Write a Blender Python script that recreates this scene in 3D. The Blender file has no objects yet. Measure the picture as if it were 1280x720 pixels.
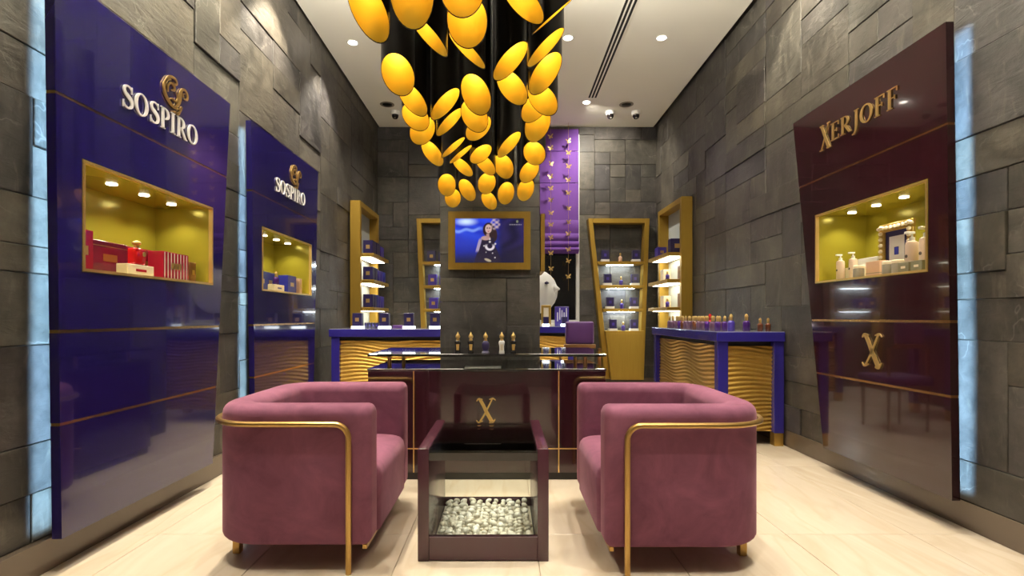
import bpy, bmesh, math, random
from mathutils import Vector, Matrix
random.seed(7)
scn = bpy.context.scene
COL = scn.collection
PI = math.pi

# ------------------------------------------------------------------ camera
F, CX, CY, CAMZ = 680.0, 630.0, 396.0, 1.1          # focal length and principal point for a 1280x720 frame
cam_d = bpy.data.cameras.new('camera'); cam = bpy.data.objects.new('camera', cam_d); COL.objects.link(cam)
cam.location = (0, 0, CAMZ); cam.rotation_euler = (PI/2, 0, 0)
cam_d.sensor_width = 36; cam_d.lens = 36*F/1280
cam_d.shift_x = (640-CX)/1280; cam_d.shift_y = (CY-360)/1280
cam_d.clip_start = .05; cam_d.clip_end = 60
scn.camera = cam
# ------------------------------------------------------------------ world + exposure
w = bpy.data.worlds.new('world'); scn.world = w; w.use_nodes = True
w.node_tree.nodes['Background'].inputs[0].default_value = (.02, .022, .03, 1)
w.node_tree.nodes['Background'].inputs[1].default_value = .3
vs = scn.view_settings
vs.view_transform = 'Standard'; vs.look = 'None'; vs.gamma = 1; vs.use_curve_mapping = False
vs.exposure = 0.08
DOWN_W = 175      # watts of one ceiling downlight
WASH = (1.0, .89, .68)   # wall-washing downlights
FILL_W = 125         # watts of one added ceiling fill light
WARM = (1.0, .92, .78)

# room
XL, XR, YB, YF, ZC, ZT = -2.0, 2.41, 8.6, -1.2, 4.1, 4.42
def at(px, py, Y): return Vector(((px-CX)*Y/F, Y, CAMZ+(CY-py)*Y/F))

# ------------------------------------------------------------------ helpers
OFF = {}
def off(o): return OFF.get(o.name, Vector((0, 0, 0))) if o else Vector((0, 0, 0))
class MB:
    def __init__(s): s.v = []; s.f = []
    def add(s, vs_, fs_):
        n = len(s.v); s.v += [tuple(v) for v in vs_]; s.f += [tuple(i+n for i in f) for f in fs_]; return s
    def box(s, x0, x1, y0, y1, z0, z1):
        return s.add([(x0,y0,z0),(x1,y0,z0),(x1,y1,z0),(x0,y1,z0),(x0,y0,z1),(x1,y0,z1),(x1,y1,z1),(x0,y1,z1)],
                     [(3,2,1,0),(4,5,6,7),(0,1,5,4),(1,2,6,5),(2,3,7,6),(3,0,4,7)])
    def hexa(s, a, b):            # two quads (each 4 points), joined
        return s.add(list(a)+list(b), [(3,2,1,0),(4,5,6,7),(0,1,5,4),(1,2,6,5),(2,3,7,6),(3,0,4,7)])
    def rings(s, rs, closed=True, cap=True):
        n = len(rs[0]); vs_ = [p for r in rs for p in r]; fs_ = []
        for i in range(len(rs)-1):
            for j in range(n if closed else n-1):
                k = (j+1) % n
                fs_.append((i*n+j, i*n+k, (i+1)*n+k, (i+1)*n+j))
        if cap:
            fs_.append(tuple(range(n-1, -1, -1))); fs_.append(tuple((len(rs)-1)*n+j for j in range(n)))
        return s.add(vs_, fs_)
    def lathe(s, prof, c=(0,0,0), n=20, sx=1, sy=1, cap=True):
        return s.rings([[(c[0]+sx*r*math.cos(2*PI*j/n), c[1]+sy*r*math.sin(2*PI*j/n), c[2]+z) for j in range(n)] for r, z in prof], cap=cap)
    def tube(s, path, r, n=8, cap=True):
        path = [Vector(p) for p in path]; rs = []
        up = None
        for i, p in enumerate(path):
            t = (path[min(i+1, len(path)-1)]-path[max(i-1, 0)]).normalized()
            if up is None: up = t.orthogonal().normalized()
            up = (up - t*up.dot(t)).normalized(); b = t.cross(up)
            rr = r[i] if isinstance(r, (list, tuple)) else r
            rs.append([p+up*rr*math.cos(2*PI*j/n)+b*rr*math.sin(2*PI*j/n) for j in range(n)])
        return s.rings(rs, cap=cap)
    def ribbon(s, pts, wd, mp, t):   # flat 2-D ribbon of varying width, extruded by t; mp(u,v,d) -> world
        L, R = [], []
        for i, p in enumerate(pts):
            a = Vector(pts[max(i-1, 0)]); b = Vector(pts[min(i+1, len(pts)-1)])
            d = (b-a).normalized(); nrm = Vector((-d.y, d.x)); h = (wd[i] if isinstance(wd, (list, tuple)) else wd)/2
            L.append(Vector(p)+nrm*h); R.append(Vector(p)-nrm*h)
        rs = [[mp(l.x, l.y, 0), mp(r.x, r.y, 0), mp(r.x, r.y, t), mp(l.x, l.y, t)] for l, r in zip(L, R)]
        return s.rings(rs)
    def mesh(s, name, bevel=0, seg=2, smooth=False, o=Vector((0,0,0)), angle=35):
        bm = bmesh.new()
        vv = [bm.verts.new(Vector(v)-o) for v in s.v]
        for f in s.f:
            try: bm.faces.new([vv[i] for i in f])
            except ValueError: pass
        bmesh.ops.remove_doubles(bm, verts=bm.verts, dist=1e-6)
        bmesh.ops.recalc_face_normals(bm, faces=bm.faces)
        if bevel:
            es = [e for e in bm.edges if len(e.link_faces) == 2 and e.calc_face_angle(0) > .5]
            bmesh.ops.bevel(bm, geom=es, offset=bevel, segments=seg, profile=.5, affect='EDGES', clamp_overlap=True)
        me = bpy.data.meshes.new(name); bm.to_mesh(me); bm.free()
        if smooth or bevel:
            me.polygons.foreach_set('use_smooth', [True]*len(me.polygons))
            me.set_sharp_from_angle(angle=math.radians(angle if not bevel else (30 if seg == 1 else 60)))
        return me
    def build(s, name, mat, parent=None, bevel=0, seg=2, smooth=False, angle=35):
        me = s.mesh(name, bevel, seg, smooth, off(parent), angle)
        return put(name, me, mat, parent)
def put(name, me, mat, parent=None, loc=None):
    if mat and not me.materials: me.materials.append(mat)
    o = bpy.data.objects.new(name, me); COL.objects.link(o)
    if parent: o.parent = parent
    OFF[o.name] = off(parent).copy()
    if loc is not None:
        o.location = Vector(loc)-off(parent)
    return o
def tag(o, label, cat, group=None, kind=None):
    if label: o['label'] = label
    if cat: o['category'] = cat
    if group: o['group'] = group
    if kind: o['kind'] = kind
    return o
def thing(name, label, cat, loc, group=None, kind=None):
    o = bpy.data.objects.new(name, None); COL.objects.link(o); o.empty_display_size = .1
    o.location = loc; OFF[o.name] = Vector(loc)
    return tag(o, label, cat, group, kind)
def copy_tree(o, parent=None):
    c = o.copy(); COL.objects.link(c); c.parent = parent
    for ch in list(o.children): copy_tree(ch, c)
    return c
def dup(root, loc, label=None, group=None, rz=0):
    c = copy_tree(root); c.location = loc; c.rotation_euler = (0, 0, rz)
    if label: c['label'] = label
    if group: c['group'] = group
    return c
def fillet(pts, rad, n=7):
    pts = [Vector(p) for p in pts]; out = [pts[0]]
    for i in range(1, len(pts)-1):
        r = rad[i-1]; p = pts[i]; a = (pts[i-1]-p).normalized(); b = (pts[i+1]-p).normalized()
        if r <= 0: out.append(p); continue
        ang = a.angle(b); d = r/math.tan(ang/2); c = p+(a+b).normalized()*(r/math.sin(ang/2))
        s_, e_ = p+a*d-c, p+b*d-c; tot = s_.angle(e_); ax = s_.cross(e_).normalized()
        for k in range(n+1):
            out.append(c+Matrix.Rotation(tot*k/n, 3, ax) @ s_)
    out.append(pts[-1]); return out
def catmull(P, wd, n=5):
    o, ow = [], []
    for i in range(len(P)-1):
        p0, p1, p2, p3 = [Vector(P[max(0, min(len(P)-1, k))]) for k in (i-1, i, i+1, i+2)]
        for k in range(n):
            t = k/n
            o.append(.5*((2*p1)+(p2-p0)*t+(2*p0-5*p1+4*p2-p3)*t*t+(3*p1-p0-3*p2+p3)*t**3)); ow.append(wd[i]*(1-t)+wd[i+1]*t)
    o.append(Vector(P[-1])); ow.append(wd[-1]); return o, ow

# ------------------------------------------------------------------ materials
def mat(name, col, rough=.5, metal=0, coat=0, emit=None, estr=0, sheen=0, spec=.5):
    m = bpy.data.materials.new(name); m.use_nodes = True
    b = m.node_tree.nodes['Principled BSDF']
    b.inputs['Base Color'].default_value = (*col, 1); b.inputs['Roughness'].default_value = rough
    b.inputs['Metallic'].default_value = metal; b.inputs['Coat Weight'].default_value = coat
    b.inputs['Coat Roughness'].default_value = .03
    b.inputs['Specular IOR Level'].default_value = spec
    if sheen: b.inputs['Sheen Weight'].default_value = sheen; b.inputs['Sheen Roughness'].default_value = .4
    if emit: b.inputs['Emission Color'].default_value = (*emit, 1); b.inputs['Emission Strength'].default_value = estr
    return m
def N(m, t, **kw):
    n = m.node_tree.nodes.new(t)
    for k, v in kw.items(): setattr(n, k, v)
    return n
def L(m, a, b): m.node_tree.links.new(a, b)
def mixcol(m, fac, a, b, mode='MIX'):
    n = N(m, 'ShaderNodeMix', data_type='RGBA', blend_type=mode)
    for sock, val in ((n.inputs[0], fac), (n.inputs[6], a), (n.inputs[7], b)):
        if isinstance(val, (int, float)): sock.default_value = val
        elif isinstance(val, tuple): sock.default_value = (*val, 1)
        else: L(m, val, sock)
    return n.outputs[2]
def ramp(m, src, stops):
    n = N(m, 'ShaderNodeValToRGB'); e = n.color_ramp.elements
    while len(e) < len(stops): e.new(.5)
    for el, (p, c) in zip(e, stops):
        el.position = p; el.color = (c, c, c, 1) if isinstance(c, (int, float)) else (*c, 1)
    L(m, src, n.inputs[0]); return n.outputs[0]
def noise(m, vec, scale, detail=4, rough=.55, dist=0):
    n = N(m, 'ShaderNodeTexNoise'); n.inputs['Scale'].default_value = scale; n.inputs['Detail'].default_value = detail
    n.inputs['Roughness'].default_value = rough; n.inputs['Distortion'].default_value = dist
    if vec is not None: L(m, vec, n.inputs['Vector'])
    return n.outputs['Fac']
def bump(m, h, strength, dist=.01):
    b = N(m, 'ShaderNodeBump'); b.inputs['Strength'].default_value = strength; b.inputs['Distance'].default_value = dist
    L(m, h, b.inputs['Height']); L(m, b.outputs[0], m.node_tree.nodes['Principled BSDF'].inputs['Normal'])
def objvec(m, k=17.0):     # world position shifted per object, so no two pieces share their grain
    g = N(m, 'ShaderNodeNewGeometry'); oi = N(m, 'ShaderNodeObjectInfo')
    mu = N(m, 'ShaderNodeMath', operation='MULTIPLY'); mu.inputs[1].default_value = k; L(m, oi.outputs['Random'], mu.inputs[0])
    va = N(m, 'ShaderNodeVectorMath', operation='ADD'); L(m, g.outputs['Position'], va.inputs[0]); L(m, mu.outputs[0], va.inputs[1])
    return va.outputs[0], oi.outputs['Random']

def slate_mat():
    m = mat('slate', (.1, .1, .09), .55)
    b = m.node_tree.nodes['Principled BSDF']
    v, rnd = objvec(m)
    big = noise(m, v, 1.5, 5, .6, .9); fine = noise(m, v, 11, 8, .7, .3)
    st0 = N(m, 'ShaderNodeVectorMath', operation='MULTIPLY'); st0.inputs[1].default_value = (1, 1, .28); L(m, v, st0.inputs[0])
    streak = noise(m, st0.outputs[0], 13, 6, .65, .5)
    c = ramp(m, rnd, [(0, (.036, .033, .03)), (.3, (.058, .05, .039)), (.55, (.042, .038, .038)), (.8, (.07, .061, .046)), (1, (.05, .047, .04))])
    c = mixcol(m, 1, c, ramp(m, big, [(.32, .5), (.7, 1.6)]), 'MULTIPLY')
    c = mixcol(m, 1, c, ramp(m, fine, [(.3, .6), (.7, 1.45)]), 'MULTIPLY')
    c = mixcol(m, ramp(m, streak, [(.56, 0.), (.72, .5)]), c, (.15, .135, .108))
    vn = N(m, 'ShaderNodeTexNoise'); vn.inputs['Scale'].default_value = 1.7; vn.inputs['Detail'].default_value = 5; vn.inputs['Distortion'].default_value = .15
    L(m, v, vn.inputs['Vector'])
    vein = ramp(m, vn.outputs['Fac'], [(.495, 0.), (.5, .5), (.505, 0.)])
    brk = ramp(m, noise(m, v, 3.3, 2), [(.5, 0.), (.62, .55)])
    mm = N(m, 'ShaderNodeMath', operation='MULTIPLY'); L(m, vein, mm.inputs[0]); L(m, brk, mm.inputs[1])
    c = mixcol(m, mm.outputs[0], c, (.33, .31, .28))
    L(m, c, b.inputs['Base Color'])
    L(m, ramp(m, fine, [(.3, .38), (.7, .62)]), b.inputs['Roughness'])
    st = N(m, 'ShaderNodeVectorMath', operation='MULTIPLY'); st.inputs[1].default_value = (1, 1, 3.5); L(m, v, st.inputs[0])
    bump(m, noise(m, st.outputs[0], 5, 8, .62, .6), .42, .014)
    return m
def marble_mat():
    m = mat('cream_marble', (.8, .72, .58), .22)
    b = m.node_tree.nodes['Principled BSDF']
    v, rnd = objvec(m, 9)
    st = N(m, 'ShaderNodeVectorMath', operation='MULTIPLY'); st.inputs[1].default_value = (2.6, .55, 1); L(m, v, st.inputs[0])
    n1 = noise(m, st.outputs[0], 1.5, 5, .6, 1.2)
    c = mixcol(m, ramp(m, n1, [(.35, 0.), (.7, 1.)]), (.66, .565, .45), (.56, .455, .34))
    vein = ramp(m, noise(m, st.outputs[0], 1.1, 3, .5, .6), [(.47, 0.), (.5, .4), (.53, 0.)])
    c = mixcol(m, vein, c, (.5, .38, .25))
    c = mixcol(m, ramp(m, rnd, [(0, 0.), (1, .25)]), c, (.68, .6, .48))
    L(m, c, b.inputs['Base Color']); return m
def velvet_mat():
    m = mat('mauve_velvet', (.17, .055, .08), .85, sheen=.3, spec=.15)
    b = m.node_tree.nodes['Principled BSDF']
    b.inputs['Sheen Tint'].default_value = (.75, .42, .5, 1)
    tc = N(m, 'ShaderNodeTexCoord')
    n1 = noise(m, tc.outputs['Object'], 5, 6, .65, .7)
    L(m, mixcol(m, ramp(m, n1, [(.32, 0.), (.7, 1.)]), (.145, .05, .087), (.25, .092, .15)), b.inputs['Base Color'])
    bump(m, noise(m, tc.outputs['Object'], 420, 2), .12, .002); return m
def gold_mat(name, c0, c1, rough=.34, metal=.85):
    m = mat(name, c0, rough, metal)
    b = m.node_tree.nodes['Principled BSDF']; tc = N(m, 'ShaderNodeTexCoord')
    st = N(m, 'ShaderNodeVectorMath', operation='MULTIPLY'); st.inputs[1].default_value = (9, 9, .8); L(m, tc.outputs['Object'], st.inputs[0])
    L(m, mixcol(m, noise(m, st.outputs[0], 4, 4), c0, c1), b.inputs['Base Color']); return m
def glass_mat(name, tint=(1, 1, 1), base=.0, rough=.0, ior=1.5):
    m = bpy.data.materials.new(name); m.use_nodes = True; nt = m.node_tree; nt.nodes.clear()
    out = N(m, 'ShaderNodeOutputMaterial'); mx = N(m, 'ShaderNodeMixShader'); tr = N(m, 'ShaderNodeBsdfTransparent'); gl = N(m, 'ShaderNodeBsdfGlossy')
    fr = N(m, 'ShaderNodeFresnel'); fr.inputs[0].default_value = ior
    tr.inputs[0].default_value = (*tint, 1); gl.inputs['Roughness'].default_value = rough
    ad = N(m, 'ShaderNodeMath', operation='ADD'); ad.inputs[1].default_value = base; ad.use_clamp = True
    L(m, fr.outputs[0], ad.inputs[0]); L(m, ad.outputs[0], mx.inputs[0]); L(m, tr.outputs[0], mx.inputs[1]); L(m, gl.outputs[0], mx.inputs[2]); L(m, mx.outputs[0], out.inputs[0])
    return m
M = {}
M['slate'] = slate_mat(); M['marble'] = marble_mat(); M['velvet'] = velvet_mat()
M['ceiling'] = mat('ceiling_paint', (.9, .9, .82), .8)
M['dark'] = mat('dark_recess', (.015, .015, .015), .8)
M['grout'] = mat('floor_grout', (.42, .35, .26), .7)
M['frontwall'] = mat('shop_front_wall', (.3, .28, .25), .6)
M['base'] = mat('polished_skirting', (.13, .1, .075), .16)
M['blue'] = mat('blue_lacquer', (.0095, .006, .07), .12, coat=.6)
M['plum'] = mat('plum_lacquer', (.022, .005, .008), .1, coat=.6)
M['burg'] = mat('burgundy_lacquer', (.026, .006, .01), .1, coat=.6)
M['tableburg'] = mat('burgundy_table_lacquer', (.055, .014, .026), .25, coat=.25)
M['ctrblue'] = mat('counter_blue_lacquer', (.022, .016, .2), .2, coat=.3)
M['gold'] = gold_mat('brushed_gold', (.46, .29, .06), (.62, .42, .12))
M['shelfgold'] = gold_mat('shelf_gold', (.34, .205, .025), (.42, .26, .04), .42, .55)
M['railgold'] = gold_mat('rail_gold', (.4, .24, .07), (.5, .32, .11), .3, .8)
M['inlay'] = mat('gold_inlay', (.65, .42, .14), .22, .95)
M['brightgold'] = mat('letter_gold', (.75, .52, .19), .3, .75)
M['oldgold'] = mat('emblem_gold', (.55, .34, .11), .32, .75)
M['niche'] = mat('niche_lining', (.4, .34, .035), .22, .35)
M['white'] = mat('white_plastic', (.8, .8, .78), .35)
M['letter'] = mat('white_letter', (.82, .8, .78), .4)
M['black'] = mat('black_metal', (.012, .011, .01), .32, .3)
M['blackgloss'] = mat('black_gloss', (.01, .008, .009), .05, coat=.5)
M['tubeblack'] = mat('tube_black', (.014, .012, .01), .33, .4)
M['tubegold'] = mat('tube_gold_lining', (.9, .68, .09), .4, .35)
M['bulb'] = mat('tube_bulb', (1, .9, .6), .5, emit=(1, .86, .5), estr=7)
M['lamp'] = mat('lamp_glow', (1, 1, 1), .5, emit=(1, .93, .8), estr=30)
M['nichelamp'] = mat('niche_lamp_glow', (1, 1, 1), .5, emit=(1, .93, .75), estr=14)
M['led'] = mat('cool_led', (1, 1, 1), .5, emit=(.8, .93, 1), estr=38)
M['plinthled'] = mat('plinth_led', (1, 1, 1), .5, emit=(.85, .95, 1), estr=4)
M['ledwarm'] = mat('warm_led', (1, 1, 1), .5, emit=(1, .95, .75), estr=9)
M['navy'] = mat('navy_box', (.02, .014, .075), .3, coat=.3)
M['violet'] = mat('violet_box', (.06, .035, .3), .3, coat=.3)
M['bluebox'] = mat('royal_blue_box', (.025, .03, .28), .3, coat=.3)
M['red'] = mat('red_box', (.33, .01, .03), .22, coat=.5)
M['darkred'] = mat('dark_red_box', (.2, .008, .035), .25, coat=.4)
M['redglass'] = mat('red_glass', (.5, .008, .012), .06, coat=.6)
M['cream'] = mat('cream_card', (.75, .66, .5), .5)
M['peach'] = mat('peach_card', (.72, .46, .33), .45)
M['greytin'] = mat('grey_tin', (.3, .27, .22), .35, .4)
M['taupe'] = mat('taupe_card', (.16, .15, .09), .5)
M['print'] = mat('label_print', (.08, .06, .05), .5)
M['purple'] = mat('purple_upholstery', (.07, .013, .13), .6, sheen=.3)
M['wood'] = mat('bronze_wood', (.2, .09, .025), .4)
M['glass'] = glass_mat('clear_glass', (.93, .96, .95))
M['pane'] = glass_mat('table_pane_glass', (.95, .97, .96), ior=1.18)
M['smoke'] = glass_mat('smoked_glass', (.05, .045, .05), .03)
M['winglass'] = glass_mat('window_glass', (.5, .5, .5), .02)
M['pinkglass'] = mat('lilac_perfume', (.12, .06, .11), .1, coat=.4)
M['purpleglass'] = mat('purple_perfume', (.05, .012, .14), .1, coat=.4)
M['amberglass'] = mat('amber_perfume', (.12, .035, .015), .12, coat=.4)
M['whiteframe'] = mat('white_window_frame', (.6, .6, .6), .4)
M['paper'] = mat('paper', (.75, .75, .78), .6)

def purple_blind():
    m = mat('purple_blind', (.12, .02, .3), .75); b = m.node_tree.nodes['Principled BSDF']
    tc = N(m, 'ShaderNodeTexCoord')
    L(m, mixcol(m, noise(m, tc.outputs['Object'], 2.5, 3), (.085, .018, .2), (.15, .045, .3)), b.inputs['Base Color']); return m
M['blind'] = purple_blind()
def pebble_mat():
    m = mat('white_pebble', (.7, .66, .58), .5); b = m.node_tree.nodes['Principled BSDF']
    v, rnd = objvec(m)
    c = mixcol(m, rnd, (.8, .78, .72), (.6, .55, .45))
    L(m, mixcol(m, ramp(m, noise(m, v, 30, 4), [(.4, 0.), (.8, .4)]), c, (.42, .36, .28)), b.inputs['Base Color']); return m
M['pebble'] = pebble_mat()

# ------------------------------------------------------------------ lights
def spot(name, loc, watts, size=95, blend=.7, rad=.04, col=WARM, parent=None, target=None):
    d = bpy.data.lights.new(name, 'SPOT'); d.energy = watts; d.spot_size = math.radians(size); d.spot_blend = blend
    d.shadow_soft_size = rad; d.color = col
    o = bpy.data.objects.new(name, d); COL.objects.link(o); o.location = Vector(loc)-off(parent)
    if target is not None: o.rotation_euler = (Vector(target)-Vector(loc)).to_track_quat('-Z', 'Y').to_euler()
    if parent: o.parent = parent
    return o
def area(name, loc, dirv, sx, sy, watts, col, spread=180, parent=None, yaxis=None):
    d = bpy.data.lights.new(name, 'AREA'); d.shape = 'RECTANGLE'; d.size = sx; d.size_y = sy; d.energy = watts; d.color = col
    d.spread = math.radians(spread)
    o = bpy.data.objects.new(name, d); COL.objects.link(o); o.location = Vector(loc)-off(parent)
    z = -Vector(dirv).normalized(); y = Vector(yaxis or (0, 0, 1)); x = y.cross(z).normalized(); y = z.cross(x)
    o.rotation_euler = Matrix((x, y, z)).transposed().to_euler()
    if parent: o.parent = parent
    return o

# ================================================================== STRUCTURE
def struct(o): o['kind'] = 'structure'; return o
def holed(name, us, vs_, holes, mp, t, m):
    """slab in (u,v) with rectangular holes, thickness t"""
    U = sorted(set(us+[h[0] for h in holes]+[h[1] for h in holes])); V = sorted(set(vs_+[h[2] for h in holes]+[h[3] for h in holes]))
    b = MB()
    for i in range(len(U)-1):
        for j in range(len(V)-1):
            uc, vc = (U[i]+U[i+1])/2, (V[j]+V[j+1])/2
            if any(h[0] < uc < h[1] and h[2] < vc < h[3] for h in holes): continue
            b.hexa([mp(U[i], V[j], 0), mp(U[i+1], V[j], 0), mp(U[i+1], V[j+1], 0), mp(U[i], V[j+1], 0)],
                   [mp(U[i], V[j], t), mp(U[i+1], V[j], t), mp(U[i+1], V[j+1], t), mp(U[i], V[j+1], t)])
    return struct(b.build(name, m))
BASEH = .14
NL1 = (2.45, 3.52, 1.315, 1.797); DY2 = 1.81            # niche openings in the left panels: y0,y1,z0,z1
NL2 = (NL1[0]+DY2, NL1[1]+DY2, NL1[2], NL1[3]); NR = (2.95, 3.99, 1.355, 1.836)
g = .03
def grow(n): return (n[0]-g, n[1]+g, n[2]-g, n[3]+g)
TT = .025      # tile thickness in front of the backing
wall_left = holed('wall_left', [YF, YB+.1], [0, ZT], [grow(NL1), grow(NL2)], lambda u, v, d: (XL-TT-d, u, v), .1, M['slate'])
wall_right = holed('wall_right', [YF, YB+.1], [0, ZT], [grow(NR)], lambda u, v, d: (XR+TT+d, u, v), .1, M['slate'])
WIN = (.22, 1.19, 1.0, 3.98)
wall_back = holed('wall_back', [XL-.1, XR+.1], [0, ZT], [WIN], lambda u, v, d: (u, YB+TT+d, v), .1, M['slate'])
wall_front = struct(MB().box(XL-.1, XR+.1, YF-.1, YF, 0, ZT).build('wall_front', M['frontwall']))
floor = struct(MB().box(XL-.2, XR+.2, YF-.1, YB+.2, -.08, -.006).build('floor', M['grout']))
ceiling = struct(MB().box(XL+.03, XR-.05, YF, YB-.0, ZC, ZC+.1).build('ceiling', M['ceiling']))
lid = struct(MB().box(XL-.15, XR+.15, YF-.1, YB+.2, ZT, ZT+.05).build('ceiling_void_lid', M['dark']))

# floor tiles
tw, tl = .635, 1.27
tile_me = {}
def piece(key, w_, h_, t, mkey, bev=.0015):
    if key not in tile_me:
        tile_me[key] = MB().box(0, w_, 0, h_, 0, t).mesh('piece_'+mkey, bevel=bev, seg=1); tile_me[key].materials.append(M[mkey])
    return tile_me[key]
for i in range(-3, 5):
    for j in range(-3, 6):
        x0 = -.48+i*tw; y0 = 2.75+j*tl
        x1 = min(x0+tw, XR+TT); y1 = min(y0+tl, YB+TT); x0 = max(x0, XL-TT); y0 = max(y0, YF)
        if x1-x0 < .03 or y1-y0 < .03: continue
        a, b = round(x1-x0-.003, 4), round(y1-y0-.003, 4)
        put('floor_tile', piece(('f', a, b), a, b, .012, 'marble'), None, floor, (x0+.0015, y0+.0015, -.012))

# slate tiles : random ashlar
def ashlar(u0, u1, v0, v1, mu, mv, rnd, skip=()):
    nu, nv = int(round((u1-u0)/mu)), int(round((v1-v0)/mv)); mu = (u1-u0)/nu; mv = (v1-v0)/nv
    used = [[False]*nv for _ in range(nu)]; out = []
    sizes = [(2, 2), (2, 1), (3, 2), (1, 1), (2, 1), (3, 1), (1, 2), (2, 2), (2, 3)]
    for j in range(nv):
        for i in range(nu):
            if used[i][j]: continue
            rnd.shuffle(sizes)
            for a, b in sizes+[(1, 1)]:
                if i+a <= nu and j+b <= nv and not any(used[i+p][j+q] for p in range(a) for q in range(b)): break
            for p in range(a):
                for q in range(b): used[i+p][j+q] = True
            r = (u0+i*mu, u0+(i+a)*mu, v0+j*mv, v0+(j+b)*mv)
            if any(r[0] > s[0] and r[1] < s[1] and r[2] > s[2] and r[3] < s[3] for s in skip): continue
            out.append(r)
    return out
def lay(parent, rects, axis, plane, sgn, rnd, spread=.012, holes=()):
    """axis 'x': tiles on plane x=plane facing sgn ; 'y': on plane y"""
    for h in holes:                                  # cut tiles round the openings
        out = []
        for (a, b, c, d) in rects:
            if not (a < h[1] and b > h[0] and c < h[3] and d > h[2]): out.append((a, b, c, d)); continue
            lo, hi = max(c, h[2]), min(d, h[3])
            out += [(a, b, c, h[2]), (a, b, h[3], d), (a, h[0], lo, hi), (h[1], b, lo, hi)]
        rects = [r for r in out if r[1]-r[0] > .03 and r[3]-r[2] > .03]
    for (a, b, c, d) in rects:
        w_, h_ = round(b-a-.004, 4), round(d-c-.004, 4)
        t = TT+rnd.choice([0, 0, 0, 0, .003, .005, spread])
        key = ('s', axis, sgn, w_, h_, round(t, 4))
        if key not in tile_me:
            mb = MB()
            if axis == 'x': mb.box(*( (0, t) if sgn > 0 else (-t, 0)), 0, w_, 0, h_)
            else: mb.box(0, w_, *((-t, 0) if sgn < 0 else (0, t)), 0, h_)
            tile_me[key] = mb.mesh('slate_tile', bevel=.0025, seg=1); tile_me[key].materials.append(M['slate'])
        loc = (plane, a+.002, c+.002) if axis == 'x' else (a+.002, plane, c+.002)
        o = put('slate_tile', tile_me[key], None, parent, loc)
        k1, k2 = rnd.uniform(-.007, .007), rnd.uniform(-.007, .007)     # hand-laid: no two tiles lie quite flush
        o.rotation_euler = (0, k1, k2) if axis == 'x' else (k1, 0, k2)
rL, rR, rB, rC = random.Random(3), random.Random(11), random.Random(5), random.Random(9)
lay(wall_left, ashlar(1.1, YB+TT, BASEH, 4.34, .3, .21, rL), 'x', XL-TT, 1, rL, .011, [grow(NL1), grow(NL2)])
lay(wall_right, ashlar(1.4, YB+TT, BASEH, 4.34, .3, .21, rR), 'x', XR+TT, -1, rR, .011, [grow(NR)])
lay(wall_back, ashlar(XL, XR, BASEH, ZC, .245, .2, rB), 'y', YB+TT, -1, rB, .007, [WIN])
# baseboards
struct(MB().box(XL-TT, XL+.03, YF, YB, 0, BASEH).build('baseboard_left', M['base'], bevel=.002, seg=1))
struct(MB().box(XR-.012, XR+TT, YF, YB, 0, BASEH).build('baseboard_right', M['base'], bevel=.002, seg=1))
struct(MB().box(XL+.03, XR-.012, YB-.015, YB+TT, 0, BASEH).build('baseboard_back', M['base'], bevel=.002, seg=1))
# column
CX0, CX1, CY0, CY1 = -.553, .311, 4.7, 5.2
col_ = struct(MB().box(CX0+TT, CX1-TT, CY0+TT, CY1-TT, 0, ZC).build('wall_column', M['slate']))
lay(col_, ashlar(CX0, CX1, 0, ZC, .29, .2, rC), 'y', CY0+TT, -1, rC, .006)
lay(col_, ashlar(CX0, CX1, 0, ZC, .29, .2, rC), 'y', CY1-TT, 1, rC, .006)
lay(col_, ashlar(CY0+TT, CY1-TT, 0, ZC, .225, .2, rC), 'x', CX1-TT, 1, rC, .006)
lay(col_, ashlar(CY0+TT, CY1-TT, 0, ZC, .225, .2, rC), 'x', CX0+TT, -1, rC, .006)

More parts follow.
